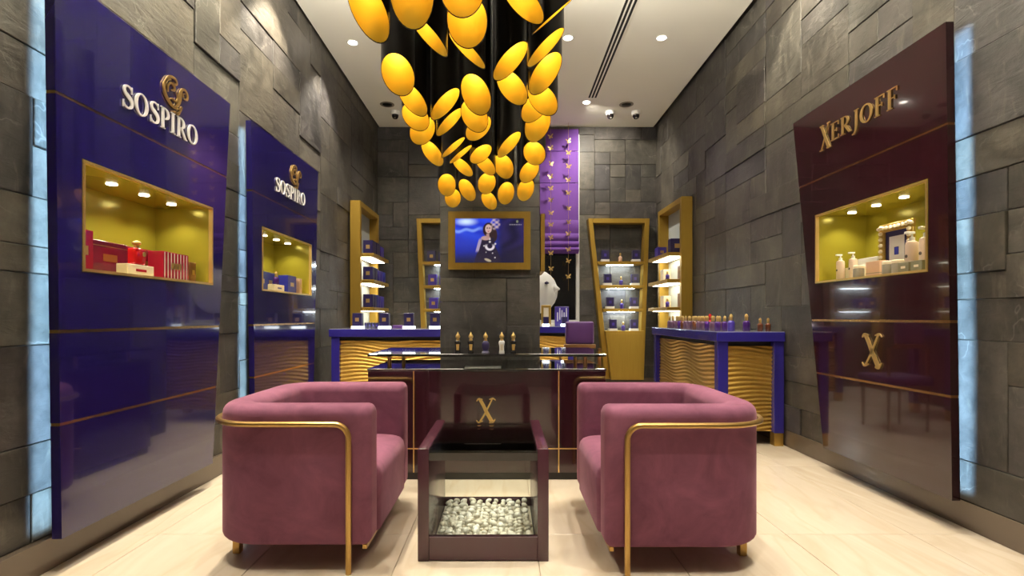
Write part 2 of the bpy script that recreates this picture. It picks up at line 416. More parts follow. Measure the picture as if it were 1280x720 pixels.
# ================================================================== GLYPHS
def glyph(ch):
    """ribbons (points, widths) in a cap-height-1 box, and the advance"""
    def serif(x, y, w_=.3): return ([(x-w_/2, y), (x+w_/2, y)], [.045, .045])
    def ell(cx, cy, rx, ry, a0, a1, thin, thick, n=28):
        P, W = [], []
        for k in range(n+1):
            a = math.radians(a0+(a1-a0)*k/n); P.append((cx+rx*math.cos(a), cy+ry*math.sin(a))); W.append(thin+(thick-thin)*math.cos(a)**2)
        return (P, W)
    stem = lambda x, y0=0, y1=1, w_=.15: ([(x, y0), (x, y1)], [w_, w_])
    if ch == 'S':
        P = [(.53, .82), (.45, .93), (.30, .965), (.15, .90), (.10, .76), (.17, .63), (.31, .54), (.47, .44), (.54, .28), (.48, .12), (.31, .035), (.14, .09), (.05, .24)]
        W = [.03, .05, .06, .1, .14, .16, .18, .18, .16, .12, .07, .05, .03]
        return [catmull(P, W), ([(.535, .7), (.535, .99)], [.04]*2), ([(.055, .01), (.055, .31)], [.04]*2)], .66
    if ch == 'O': return [ell(.42, .5, .33, .465, 0, 360, .06, .17, 40)], .9
    if ch == 'I': return [stem(.17), serif(.17, .022), serif(.17, .978)], .4
    if ch == 'P': return [stem(.17), serif(.17, .022), ([(.02, .978), (.3, .978)], [.045]*2), ell(.28, .725, .27, .25, 90, -90, .05, .16), ([(.17, .475), (.3, .475)], [.05]*2)], .68
    if ch == 'R': return glyph('P')[0]+[([(.3, .49), (.42, .4), (.66, .022)], [.09, .15, .13]), ([(.58, .022), (.8, .022)], [.045]*2)], .8
    if ch == 'X': return [([(.13, .98), (.7, .02)], [.16]*2), ([(.69, .98), (.1, .02)], [.055]*2), serif(.13, .978), serif(.69, .978, .24), serif(.1, .022, .24), serif(.7, .022)], .84
    if ch in 'EF':
        r = [stem(.17), ([(.02, .978), (.58, .978)], [.045]*2), ([(.57, .78), (.57, 1)], [.04]*2), ([(.17, .52), (.46, .52)], [.045]*2), ([(.45, .42), (.45, .62)], [.04]*2)]
        r += [([(.02, .022), (.6, .022)], [.045]*2), ([(.59, 0), (.59, .22)], [.04]*2)] if ch == 'E' else [serif(.17, .022)]
        return r, .7
    if ch == 'J': return [([(.3, .99), (.3, .1), (.26, -.12), (.14, -.26), (.02, -.27)], [.15, .15, .13, .09, .06]), serif(.3, .978)], .5
def word(name, text, mp, height, width, t, m, parent, caps=None):
    """each letter its own part; mp(u,v,d) maps metres on the panel to world"""
    adv = sum(glyph(c)[1] for c in text)+.04*(len(text)-1)
    sx = width/adv; u = 0
    for k, c in enumerate(text):
        rib, a = glyph(c); b = MB()
        sc = (caps or {}).get(k, 1); dv = (caps or {}).get(('dv', k), 0)
        for P, W in rib:
            b.ribbon([(p[0], p[1]) for p in P], W, lambda x, y, d, u=u: mp((u+.0+x)*sx, (y*sc+dv)*height, d), t)
        b.build(name, m, parent); u += a+.04

# ================================================================== BRAND PANELS
def brand_panel(name, label, side, near, far, zs, niche, lac, inlay, dy=0):
    """side -1 on the left wall, +1 on the right; near/far = (y at bottom, y at top); zs = joints"""
    xf = -1.89 if side < 0 else 2.29; t = .042; sg = side            # front plane; body goes outwards (towards the wall)
    zb, zt = zs[0], zs[-1]
    r = thing(name, label, 'wall panel', (xf+sg*.02, (near[0]+far[0])/2+dy, zb))
    yn = lambda z: near[0]+(near[1]-near[0])*(z-zb)/(zt-zb)+dy
    yf = lambda z: far[0]+(far[1]-far[0])*(z-zb)/(zt-zb)+dy
    X = lambda d: xf+sg*d
    ny0, ny1, nz0, nz1 = niche
    gap = .007
    for i in range(len(zs)-1):
        a, b = zs[i]+(gap if i else 0), zs[i+1]-(gap if i < len(zs)-2 else 0)
        mb = MB()
        def slab(y00, y10, y01, y11, z0, z1):
            mb.hexa([(X(0), y00, z0), (X(0), y10, z0), (X(0), y11, z1), (X(0), y01, z1)], [(X(t), y00, z0), (X(t), y10, z0), (X(t), y11, z1), (X(t), y01, z1)])
        if a < nz0 < b:
            h0, h1, v0, v1 = ny0-.0121, ny1+.0121, nz0-.0121, nz1+.0121
            slab(yn(a), yf(a), yn(v0), yf(v0), a, v0); slab(yn(v1), yf(v1), yn(b), yf(b), v1, b)
            slab(yn(v0), h0, yn(v1), h0, v0, v1); slab(h1, yf(v0), h1, yf(v1), v0, v1)
        else: slab(yn(a), yf(a), yn(b), yf(b), a, b)
        mb.build('board', lac, r)
        if i:
            z = zs[i]
            MB().hexa([(X(.004), yn(z)+.002, z-gap), (X(.004), yf(z)-.002, z-gap), (X(.004), yf(z)-.002, z+gap), (X(.004), yn(z)+.002, z+gap)],
                      [(X(t), yn(z)+.002, z-gap), (X(t), yf(z)-.002, z-gap), (X(t), yf(z)-.002, z+gap), (X(t), yn(z)+.002, z+gap)]).build('inlay_strip', inlay, r)
    # niche
    D = .365; k = .012
    nb = MB()
    for (y0, y1, z0, z1, d0, d1) in ((ny0-k, ny1+k, nz0-k, nz0, .0, D), (ny0-k, ny1+k, nz1, nz1+k, .0, D), (ny0-k, ny0, nz0, nz1, .0, D), (ny1, ny1+k, nz0, nz1, .0, D), (ny0-k, ny1+k, nz0-k, nz1+k, D, D+k)):
        xa, xb = sorted((X(d0), X(d1))); nb.box(xa, xb, y0, y1, z0, z1)
    # recess is let into the panel, its lining starts just behind the front face
    nb.build('niche_lining', M['niche'], r)
    cb = MB(); q_ = k+.001; xa, xb = sorted((X(t+.001), X(D+k)))
    for (y0, y1, z0, z1) in ((ny0-q_-.006, ny1+q_+.006, nz0-q_-.006, nz0-q_), (ny0-q_-.006, ny1+q_+.006, nz1+q_, nz1+q_+.006), (ny0-q_-.006, ny0-q_, nz0-q_, nz1+q_), (ny1+q_, ny1+q_+.006, nz0-q_, nz1+q_)): cb.box(xa, xb, y0, y1, z0, z1)
    cb.build('niche_carcass', M['dark'], r)
    tr = MB(); e = .009; p = -.004
    for (y0, y1, z0, z1) in ((ny0-e, ny1+e, nz0-e, nz0+.003), (ny0-e, ny1+e, nz1-.003, nz1+e), (ny0-e, ny0+.003, nz0, nz1), (ny1-.003, ny1+e, nz0, nz1)):
        xa, xb = sorted((X(p), X(.02))); tr.box(xa, xb, y0, y1, z0, z1)
    tr.build('niche_trim', M['brightgold'], r)
    for q in range(4):
        yy = ny0+(ny1-ny0)*(.14+.24*q); xx = X(.17)
        l = MB().lathe([(.026, 0), (.026, .004)], (xx, yy, nz1-.004), 16).build('niche_downlight', M['nichelamp'], r)
        spot('niche_light', (xx, yy, nz1-.012), 5.5, 130, .6, .02, (1, .93, .72), r)
    # LED strip behind the near edge, washing the wall in cool white-blue
    xl = X(t+.004)
    ch = MB(); xa, xb = sorted((X(t), X(t+.003))); ch.box(xa, xb, yn(zb)+.06, yn(zb)+.11, zb+.03, zt-.03); ch.build('led_channel', M['white'], r)
    area('led_wash', (xl, (yn(zb)+yn(zt))/2+.052, (zb+zt)/2), (sg, 0, 0), .1, zt-zb-.06, 7.5, (.36, .66, 1), 60, r, (0, 0, 1))
    return r
left_z = [.15, .64, 1.037, 2.05, 2.57]
p1 = brand_panel('brand_panel', 'tall blue lacquer wall panel with white lettering, niche of red boxes', -1, (2.325, 2.285), (3.53, 3.755), left_z, NL1, M['blue'], M['inlay'])
p2 = brand_panel('brand_panel', 'tall blue lacquer wall panel with white lettering, niche of blue boxes', -1, (2.325, 2.26), (3.58, 3.72), left_z, NL2, M['blue'], M['inlay'], DY2)
p3 = brand_panel('brand_panel', 'tall dark plum lacquer wall panel with gold lettering and cosmetics niche', 1, (2.78, 2.82), (3.9, 4.31), [.16, .69, 1.075, 2.10, 2.63], NR, M['plum'], M['inlay'])
XPL, XPR = -1.89, 2.29
for p, dy in ((p1, 0), (p2, DY2)):
    word('letter', 'SOSPIRO', lambda u, v, d, dy=dy: (XPL+.003+d, 2.685+dy+u, 2.142+v), .118, .665, .007, M['letter'], p)
    # calligraphic curl emblem
    mp = lambda u, v, d, dy=dy: (XPL+.003+d, 3.0+dy+u*.25, 2.262+v*.2)
    b = MB()
    def rib(P, W, n=7): q, ww = catmull(P, W, n); b.ribbon([(v.x, v.y) for v in q], [x*.75 for x in ww], mp, .008)
    rib([(.44, .02), (.62, .12), (.7, .3), (.6, .2), (.42, .17), (.22, .25), (.08, .42), (.05, .62), (.14, .8), (.3, .9)], [.03, .06, .08, .03, .09, .12, .12, .1, .09, .05])
    rib([(.1, .62), (.12, .8), (.26, .96), (.44, .99), (.52, .9), (.46, .82), (.38, .86)], [.02, .07, .1, .09, .07, .06, .03])
    rib([(.2, .5), (.2, .68), (.3, .8), (.42, .76), (.42, .64), (.33, .62)], [.02, .05, .07, .07, .06, .03])
    rib([(.42, .17), (.56, .3), (.64, .5), (.66, .7), (.74, .84), (.86, .86), (.94, .76), (.92, .62), (.84, .6)], [.03, .1, .13, .11, .09, .08, .07, .06, .03])
    rib([(.22, .3), (.34, .38), (.48, .36), (.56, .5), (.5, .64)], [.02, .06, .07, .06, .02])
    rib([(.3, .0), (.44, .05), (.56, .02), (.64, .1)], [.03, .07, .06, .02])
    rib([(.76, .62), (.76, .72), (.84, .76)], [.02, .04, .02])
    b.build('emblem', M['oldgold'], p)
word('letter', 'XERJOFF', lambda u, v, d: (XPR-.003-d, 3.93-u, 2.325+v), .12, .785, .006, M['brightgold'], p3, {0: 1.5, ('dv', 0): -.28, 3: 1.0})
def x_emblem(name, mp, s, parent):
    b = MB()
    def rib(P, W): q, ww = catmull(P, W, 6); b.ribbon([(v.x*s, v.y*s) for v in q], ww_(ww), mp, .006)
    ww_ = lambda ww: [x*s for x in ww]
    rib([(.2, .93), (.36, .72), (.55, .4), (.8, .06)], [.13, .15, .16, .17])
    rib([(.8, .95), (.6, .62), (.42, .34), (.2, .06)], [.06, .07, .07, .06])
    rib([(.04, .86), (.14, .95), (.34, .93)], [.03, .07, .03]); rib([(.66, .93), (.84, .97), (.97, .9)], [.03, .06, .03])
    rib([(.03, .12), (.14, .03), (.34, .09)], [.03, .06, .03]); rib([(.66, .03), (.82, .02), (.95, .16)], [.05, .08, .03])
    return b.build(name, M['brightgold'], parent)
x_emblem('emblem', lambda u, v, d: (XPR-.003-d, 3.475-u*.9, .785+v), .215, p3)

# ================================================================== FURNITURE
# --- armchairs
def armchair():
    r = thing('armchair', 'x', 'armchair', (0, 0, 0), 'mauve velvet tub armchairs')
    hw, hd, t = .47, .36, .15
    zc0, zc1 = .112, .715
    path = fillet([(hd-.03, -hw+t/2, 0), (-hd+t/2, -hw+t/2, 0), (-hd+t/2, hw-t/2, 0), (hd-.03, hw-t/2, 0)], [.15, .15], 9)
    # resample the straight parts a little
    def prof(ins):
        h, a, b = t/2-ins, zc0+ins, zc1-ins
        rt, rb = max(.05-ins*.6, .01), max(.025-ins*.4, .006); out = []
        for (cx, cz, rr, a0) in ((h-rt, b-rt, rt, 0), (-h+rt, b-rt, rt, 90), (-h+rb, a+rb, rb, 180), (h-rb, a+rb, rb, 270)):
            for k in range(6):
                an = math.radians(a0+90*k/5); out.append((cx+rr*math.cos(an), cz+rr*math.sin(an)))
        return out
    rings = []
    def ring(p, tdir, ins):
        nrm = Vector((-tdir.y, tdir.x, 0))
        rings.append([Vector((p.x, p.y, 0))+nrm*n_+Vector((0, 0, z)) for n_, z in prof(ins)])
    R = .035; d0 = (path[1]-path[0]).normalized(); d1 = (path[-1]-path[-2]).normalized()
    for k in range(5): a = math.radians(90*k/4); ring(path[0]-d0*(R*math.cos(a)), d0, R*(1-math.sin(a)))
    for i in range(1, len(path)-1): ring(path[i], (path[i+1]-path[i-1]).normalized(), 0)
    for k in range(5): a = math.radians(90*k/4); ring(path[-1]+d1*(R*math.sin(a)), d1, R*(1-math.cos(a)))
    MB().rings(rings).build('shell', M['velvet'], r, smooth=True, angle=50)
    # seat : pillowed block
    b = MB(); nx, ny = 14, 18
    x0, x1, y0, y1 = -hd+t-.01, hd+.012, -hw+t+.002, hw-t-.002
    rs = []
    for (z, ins) in ((.112, .02), (.118, .006), (.13, 0), (.25, 0), (.36, -.004), (.395, .004), (.415, .02), (.425, .045), (.432, .09), (.436, .15)):
        pts = fillet([((x0+x1)/2, y0+ins*.3, z), (x1-ins, y0+ins*.3, z), (x1-ins, y1-ins*.3, z), (x0+ins*.3, y1-ins*.3, z), (x0+ins*.3, y0+ins*.3, z), ((x0+x1)/2-.01, y0+ins*.3, z)], [.035, .035, .02, .02], 4)
        rs.append(pts)
    MB().rings(rs).build('seat', M['velvet'], r, smooth=True, angle=60)
    # gold rail wrapped round the outside
    e = .016; rr = .0125
    pth = fillet([(.275, -hw-e, 0), (.275, -hw-e, .64), (-hd-e, -hw-e, .64), (-hd-e, hw+e, .64), (.275, hw+e, .64), (.275, hw+e, 0)], [.06, .24, .24, .06], 9)
    MB().tube(pth, rr, 10).build('rail', M['railgold'], r, smooth=True)
    for s in (-1, 1):
        MB().box(-hd+.04, -hd+.075, s*(hw-.2)-.018, s*(hw-.2)+.018, 0, .114).build('foot', M['railgold'], r, bevel=.003, seg=1)
    MB().box(hd-.035, hd-.015, -hw+.02, hw-.02, .092, .113).build('base_bar', M['railgold'], r, bevel=.002, seg=1)
    return r
ch1 = armchair(); ch1['label'] = 'mauve velvet tub armchair beside the blue lacquer panel with red boxes'
ch1.location = (-.94, 2.81, 0)
ch2 = dup(ch1, (.797, 2.785, 0), 'mauve velvet tub armchair on the plum panel side of the pebble table', rz=PI)

# --- pebble table
TX0, TX1, TY0, TY1, TZ = -.388, .201, 2.444, 3.13, .507
tb = thing('coffee_table', 'burgundy U-shaped coffee table with smoked glass top and pebble tray', 'coffee table', ((TX0+TX1)/2, (TY0+TY1)/2, 0))
ts = .05
MB().box(TX0, TX0+ts, TY0, TY1, .0, TZ).build('side_panel', M['tableburg'], tb, bevel=.003, seg=2)
MB().box(TX1-ts, TX1, TY0, TY1, .0, TZ).build('side_panel', M['tableburg'], tb, bevel=.003, seg=2)
MB().box(TX0+ts, TX1-ts, TY0+.001, TY0+.03, .004, .111).build('front_rail', M['tableburg'], tb, bevel=.002, seg=1)
MB().box(TX0+ts, TX1-ts, TY1-.03, TY1-.001, .004, .066).build('rear_rail', M['tableburg'], tb, bevel=.002, seg=1)
MB().box(TX0+ts, TX1-ts, TY0+.03, TY1-.03, .004, .022).build('tray', M['black'], tb)
MB().box(TX0+ts+.004, TX1-ts-.004, TY0+.034, TY1-.034, .022, .0235).build('gravel_bed', M['pebble'], tb)
MB().box(TX0+ts, TX1-ts, TY0+.004, TY1-.004, .488, .498).build('glass_top', M['glass'], tb)
MB().box(TX0+ts, TX1-ts, TY0+.004, TY0+.016, .452, .487).build('top_rail', M['blackgloss'], tb)
MB().box(TX0+ts, TX1-ts, TY0+.006, TY0+.012, .112, .451).build('glass_pane', M['pane'], tb)
MB().box(TX0+ts, TX1-ts, TY1-.012, TY1-.006, .067, .487).build('glass_pane', M['pane'], tb)
# pebbles
rp = random.Random(21); pm = []
for k in range(7):
    bm = bmesh.new(); bmesh.ops.create_icosphere(bm, subdivisions=2, radius=1)
    ax = (rp.uniform(.9, 1.25), rp.uniform(.75, 1.0), rp.uniform(.55, .75)); ph = [rp.uniform(0, 6) for _ in range(3)]
    for v in bm.verts:
        q = v.co.copy(); f = 1+.1*math.sin(2.3*q.x+ph[0])+.1*math.sin(2.7*q.y+ph[1])+.06*math.sin(3*q.z+ph[2])
        v.co = Vector((q.x*ax[0], q.y*ax[1], q.z*ax[2]))*f
    me = bpy.data.meshes.new('pebble'); bm.to_mesh(me); bm.free(); me.polygons.foreach_set('use_smooth', [True]*len(me.polygons)); me.materials.append(M['pebble']); pm.append(me)
for (nx, ny, dz) in ((10, 14, 0), (11, 15, .021)):
    for i in range(nx):
        for j in range(ny):
            x = TX0+ts+.014+(TX1-TX0-2*ts-.028)*(i+.5+rp.uniform(-.18, .18))/nx; y = TY0+.042+(TY1-TY0-.084)*(j+.5+rp.uniform(-.18, .18))/ny
            s = rp.choice([.0135, .015, .016, .0175, .019])
            o = put('pebble', rp.choice(pm), None, None, (x, y, .024+s*.68+dz+(rp.uniform(0, .01) if dz else 0)))
            o.scale = (s, s, s); o.rotation_euler = (rp.uniform(-.4, .4), rp.uniform(-.4, .4), rp.uniform(0, 6.3))
            tag(o, 'smooth white pebble lying in the coffee table tray', 'pebble', 'white pebbles in the coffee table tray')

# --- reception desk
DX0, DX1, DY0, DY1 = -.917, .685, 3.667, 4.42
dk = thing('reception_desk', 'glossy burgundy reception desk with gold inlay lines and X emblem', 'desk', ((DX0+DX1)/2, (DY0+DY1)/2, 0))
gx = (-.609, .369); gz = .211; e = .004
xs = [DX0, gx[0], gx[1], DX1]; zs = [.05, gz, .745]
MB().box(DX0+.01, DX1-.01, DY0+.02, DY1, .05, .735).build('carcass', M['burg'], dk)
MB().box(DX0+.02, DX1-.02, DY0+.012, DY1-.02, 0, .05).build('plinth', M['black'], dk)
for i in range(3):
    for j in range(2):
        MB().box(xs[i]+(e if i else 0), xs[i+1]-(e if i < 2 else 0), DY0, DY0+.02, zs[j]+(e if j else 0), zs[j+1]-(e if not j else .012)).build('front_panel', M['burg'], dk)
for x in gx: MB().box(x-e, x+e, DY0-.001, DY0+.02, .05, .733).build('inlay_strip', M['brightgold'], dk)
for i in range(3): MB().box(xs[i]+(e if i else 0), xs[i+1]-(e if i < 2 else 0), DY0-.001, DY0+.02, gz-e, gz+e).build('inlay_strip', M['brightgold'], dk)
MB().box(DX0-.004, DX1+.004, DY0-.004, DY1+.004, .735, .75).build('worktop', M['blackgloss'], dk, bevel=.002, seg=1)
MB().box(DX0-.004, DX1+.004, DY0-.004, DY1+.004, .832, .85).build('raised_top', M['blackgloss'], dk, bevel=.002, seg=1)
for x in (DX0+.12, DX1-.12):
    for y in (DY0+.12, DY1-.1):
        MB().lathe([(.014, 0), (.014, .082)], (x, y, .75), 14).build('standoff', M['brightgold'], dk, smooth=True)
x_emblem('emblem', lambda u, v, d: (-.19+u*.8, DY0-.002-d, .383+v), .172, dk)
o = MB().box(-.268, -.02, DY0+.02, DY0+.13, .75, .759).build('booklet', M['paper'], bevel=.002, seg=1); tag(o, 'white booklet lying on the reception desk under the raised top', 'booklet')
# perfume bottles on the desk
def tester(kind):
    r = thing('perfume_bottle', 'x', 'perfume bottle', (0, 0, 0), 'tall perfume bottles on the reception desk')
    body = {'black': M['blackgloss'], 'blue': M['navy'], 'white': M['white']}[kind]; lab = M['brightgold'] if kind != 'white' else M['cream']
    b = MB(); rs = []
    prof = [(.018, 0), (.019, .004), (.016, .02), (.0165, .045), (.021, .07), (.02, .078), (.012, .086)] if kind != 'blue' else [(.026, 0), (.027, .004), (.019, .01), (.018, .02), (.024, .035), (.026, .055), (.022, .072), (.01, .084)]
    for w_, z in prof:
        rs.append(fillet([(0, -w_*.7, z), (w_, -w_*.7, z), (w_, w_*.7, z), (-w_, w_*.7, z), (-w_, -w_*.7, z), (-.001, -w_*.7, z)], [w_*.3]*4, 3))
    b.rings(rs).build('body', body, r, smooth=True, angle=40)
    if kind != 'blue': MB().hexa([(-.009, -.0122, .018), (.009, -.0122, .018), (.011, -.0142, .06), (-.011, -.0142, .06)], [(-.009, -.009, .018), (.009, -.009, .018), (.011, -.009, .06), (-.011, -.009, .06)]).build('label_plate', lab, r)
    MB().lathe([(.011, .084), (.012, .088), (.012, .094), (.009, .097)], n=16).build('collar', M['brightgold'], r, smooth=True)
    MB().lathe([(.006, .097), (.013, .102), (.0165, .111), (.014, .122), (.007, .132), (.003, .142), (.001, .146)], n=16).build('cap', M['brightgold'], r, smooth=True)
    return r
tp = {k: tester(k) for k in ('black', 'blue', 'white')}
desk_b = [(572.3, 'black', 'slim black and gold perfume bottle at the row end farthest from white'), (588.6, 'black', 'slim black and gold perfume bottle beside the round blue bottle'),
          (607, 'blue', 'round footed blue perfume bottle with gold cap on the desk'), (627.2, 'white', 'slim white perfume bottle with gold cap on the desk'), (641.6, 'black', 'slim black and gold perfume bottle beside the white bottle')]
seen = set()
for px, k, lb in desk_b:
    Y = 3.78; loc = ((px-CX)*Y/F, Y, .85)
    if k in seen: dup(tp[k], loc, lb)
    else: tp[k].location = loc; tp[k]['label'] = lb; seen.add(k)

# --- framed screens on the column
def screen(label, mp, w_, h_, fw, root_loc, art):
    r = thing('wall_screen', label, 'screen', root_loc)
    def bx(u0, u1, v0, v1, d0, d1): return [mp(u0, v0, d0), mp(u1, v0, d0), mp(u1, v1, d0), mp(u0, v1, d0)], [mp(u0, v0, d1), mp(u1, v0, d1), mp(u1, v1, d1), mp(u0, v1, d1)]
    fb = MB()
    fb.hexa(*bx(0, w_, 0, fw, 0, .035)); fb.hexa(*bx(0, w_, h_-fw, h_, 0, .035)); fb.hexa(*bx(0, fw, fw, h_-fw, 0, .035)); fb.hexa(*bx(w_-fw, w_, fw, h_-fw, 0, .035))
    fb.build('frame', M['shelfgold'], r)
    nx, ny = (150, 92) if art else (8, 8)
    vs_, fs_, cols = [], [], []
    for j in range(ny+1):
        for i in range(nx+1):
            u, v = i/nx, j/ny; vs_.append(mp(fw+u*(w_-2*fw), fw+v*(h_-2*fw), .016)); cols.append((*artwork(u, v), 1))
    for j in range(ny):
        for i in range(nx): fs_.append((j*(nx+1)+i, j*(nx+1)+i+1, (j+1)*(nx+1)+i+1, (j+1)*(nx+1)+i))
    o = MB().add(vs_, fs_).build('display', M['display'], r)
    at_ = o.data.color_attributes.new('print', 'FLOAT_COLOR', 'POINT')
    if len(o.data.vertices) == len(cols):
        for k, c in enumerate(cols): at_.data[k].color = c
    MB().hexa(*bx(fw*.6, w_-fw*.6, fw*.6, h_-fw*.6, .001, .012)).build('backing', M['black'], r)
    return r
def sm(a, b, x): t = max(0, min(1, (x-a)/(b-a))); return t*t*(3-2*t)
def artwork(u, v):
    # a picture: blue cloudy night sky on one side, dark foliage on the other, a figure in a dark dress with a light necklace
    c = Vector((.015, .03, .42))*(.5+.9*v)
    cl = .5+.5*math.sin(9*u+14*v+3*math.sin(7*v+2*u)); c = c.lerp(Vector((.03, .08, .75)), .55*cl*sm(.25, .7, v))
    c = c.lerp(Vector((.01, .01, .03)), sm(.32, .02, v)*.85)
    hi = sm(.16, .0, math.hypot((u-.16)*.75, (v-.93)*1.3)); c = c.lerp(Vector((.6, .75, .95)), hi)
    st = sm(.06, 0, abs(v-.74-.12*(u-.2)+.02*math.sin(30*u)))*sm(.45, .3, u); c = c.lerp(Vector((.25, .4, .9)), st*.7)
    dk_ = sm(.47, .72, u); c = c.lerp(Vector((.008, .006, .03)), dk_)
    rib_ = .5+.5*math.sin(22*u-11*v+2*math.sin(9*v)); c = c.lerp(Vector((.03, .02, .12)), dk_*rib_*.6*sm(.1, .6, v))
    hx, hy = .485, .72
    hair = sm(1.12, .95, math.hypot((u-.49)/.085, (v-.745)/.16)); c = c.lerp(Vector((.025, .012, .015)), hair)
    hair2 = sm(1.1, .9, math.hypot((u-.555)/.06, (v-.63)/.17)); c = c.lerp(Vector((.03, .015, .015)), hair2)
    fl = sm(1.1, .7, math.hypot((u-.585)/.075, (v-.88)/.14))*(.45+.55*math.sin(70*u)*math.sin(60*v)); c = c.lerp(Vector((.55, .4, .42)), max(0, fl))
    dress = sm(1.08, .95, abs(u-.475)/(.09+.1*sm(.55, .0, v)))*sm(.6, .54, v); c = c.lerp(Vector((.018, .012, .03)), dress)
    sh = sm(1.1, .85, math.hypot((u-.445)/.07, (v-.56)/.05)); c = c.lerp(Vector((.42, .26, .24)), sh)
    arm = sm(1.2, .8, abs(u-.335-.18*(v-.35))/.022)*sm(.22, .3, v)*sm(.58, .5, v); c = c.lerp(Vector((.35, .28, .4)), arm)
    nk = sm(1.1, .8, abs(u-.475)/.022)*sm(.54, .58, v)*sm(.68, .64, v); c = c.lerp(Vector((.38, .22, .2)), nk)
    face = sm(1.08, .9, math.hypot((u-hx)/.048, (v-.77)/.1)); c = c.lerp(Vector((.55, .36, .32)), face)
    for ex in (.468, .503): c = c.lerp(Vector((.03, .02, .03)), sm(1.1, .8, math.hypot((u-ex)/.013, (v-.785)/.014)))
    c = c.lerp(Vector((.35, .05, .06)), sm(1.1, .8, math.hypot((u-.485)/.014, (v-.715)/.011)))
    ring = sm(.022, .01, abs(math.hypot((u-.505), (v-.38)*.7)-.055))*sm(.44, .36, v); c = c.lerp(Vector((.65, .58, .62)), ring)
    for (a, b, s) in ((.505, .475, .02), (.42, .385, .014), (.585, .43, .018), (.505, .535, .016), (.545, .22, .012), (.58, .12, .014), (.45, .24, .01)):
        c = c.lerp(Vector((.6, .55, .55)), sm(s, s*.4, math.hypot(u-a, (v-b)*.65)))
    hand = sm(1.15, .8, math.hypot((u-.475)/.05, (v-.065-(.475-u)*.5)/.03)); c = c.lerp(Vector((.4, .34, .22)), hand)
    crest = sm(1.1, .6, math.hypot((u-.905)/.018, (v-.935)/.035)); c = c.lerp(Vector((.2, .22, .12)), crest)
    txt = sm(.016, .008, abs(v-.865))*(1 if .79 < u < .97 else 0)*(.45+.55*(math.sin(u*190) > -.3)); c = c.lerp(Vector((.3, .28, .3)), txt*.7)
    return c
m = bpy.data.materials.new('display_print'); m.use_nodes = True
a_ = N(m, 'ShaderNodeVertexColor'); a_.layer_name = 'print'; b_ = m.node_tree.nodes['Principled BSDF']
b_.inputs['Base Color'].default_value = (.01, .01, .012, 1); b_.inputs['Roughness'].default_value = .15
L(m, a_.outputs['Color'], b_.inputs['Emission Color']); b_.inputs['Emission Strength'].default_value = 1.1
M['display'] = m
s0 = at(560.5, 337, CY0-.03)
screen('framed screen showing a figure in dark dress against blue sky on the column', lambda u, v, d: (s0.x+u, CY0-.008-d, s0.z+v), .705, .497, .058, (s0.x+.35, CY0-.008, s0.z), True)
screen('gold framed screen on the side of the slate column facing the window', lambda u, v, d: (CX1+.008+d, CY0+.02+u, s0.z-.01+v), .46, .5, .05, (CX1+.008, CY0+.25, s0.z), False)

# --- counters with wavy gold panels
def wave_panel(name, P0, U, V, lu, lv, nrm, parent, seed):
    nu, nv = max(8, int(lu/.022)), max(30, int(lv/.0062)); vs_, fs_ = [], []
    for j in range(nv+1):
        for i in range(nu+1):
            a, b = lu*i/nu, lv*j/nv
            ph = b/.036+.55*math.sin(a*7.5+b*4+seed)+.35*math.sin(a*3.1-b*6+seed*2)
            h = .0075*math.sin(2*PI*ph)+.006*math.sin(a*7+b*5+seed)
            vs_.append(P0+U*a+V*b+nrm*h)
    for j in range(nv):
        for i in range(nu): fs_.append((j*(nu+1)+i, j*(nu+1)+i+1, (j+1)*(nu+1)+i+1, (j+1)*(nu+1)+i))
    n0 = len(vs_)
    for (a, b) in ((0, 0), (lu, 0), (lu, lv), (0, lv)): vs_.append(P0+U*a+V*b-nrm*.03)
    fs_.append((n0, n0+1, n0+2, n0+3))
    return MB().add(vs_, fs_).build(name, M['wavegold'], parent, smooth=True, angle=80)
M['wavegold'] = gold_mat('wave_gold', (.4, .23, .04), (.52, .32, .07), .38, .7)
def counter(label, x0, x1, y0, y1, h, faces, lw=.085, mids=()):
    r = thing('display_counter', label, 'counter', ((x0+x1)/2, (y0+y1)/2, 0))
    MB().box(x0-.02, x1, y0-.02, y1+.02, h-.085, h-.006).build('top_slab', M['ctrblue'], r, bevel=.003, seg=1)
    MB().box(x0-.014, x1-.006, y0-.014, y1+.014, h-.006, h).build('glass_sheet', M['counterglass'], r)
    for x in (x0, x1-lw):
        for y in (y0, y1-lw):
            l = MB().box(x, x+lw, y, y+lw, .11, h-.085).build('leg', M['ctrblue'], r, bevel=.003, seg=1)
            MB().box(x+.004, x+lw-.004, y+.004, y+lw-.004, 0, .11).build('foot', M['gold'], l, bevel=.002, seg=1)
    zt, zb = h-.125, .12
    MB().box(x0+.06, x1-.06, y0+.06, y1-.06, zb, h-.085).build('carcass', M['dark'], r)
    V = Vector((0, 0, 1))
    if 'front' in faces: wave_panel('wave_panel', Vector((x0+lw, y0+.045, zb)), Vector((1, 0, 0)), V, x1-x0-2*lw, zt-zb, Vector((0, -1, 0)), r, 1.3)
    if 'left' in faces: wave_panel('wave_panel', Vector((x0+.045, y1-lw, zb)), Vector((0, -1, 0)), V, y1-y0-2*lw, zt-zb, Vector((-1, 0, 0)), r, 2.1)
    if 'right' in faces: wave_panel('wave_panel', Vector((x1-.045, y0+lw, zb)), Vector((0, 1, 0)), V, y1-y0-2*lw, zt-zb, Vector((1, 0, 0)), r, .4)
    return r
M['counterglass'] = mat('counter_top_glass', (.3, .3, .38), .06, coat=.3)
counter('blue lacquer counter with wavy gold panels holding a crowd of bottles', 1.82, XR-.03, 4.62, 6.6, .975, ('front', 'left'))
counter('long blue lacquer counter with wavy gold front behind the slate column', -1.81, -.1, 5.7, 6.3, .975, ('front',))
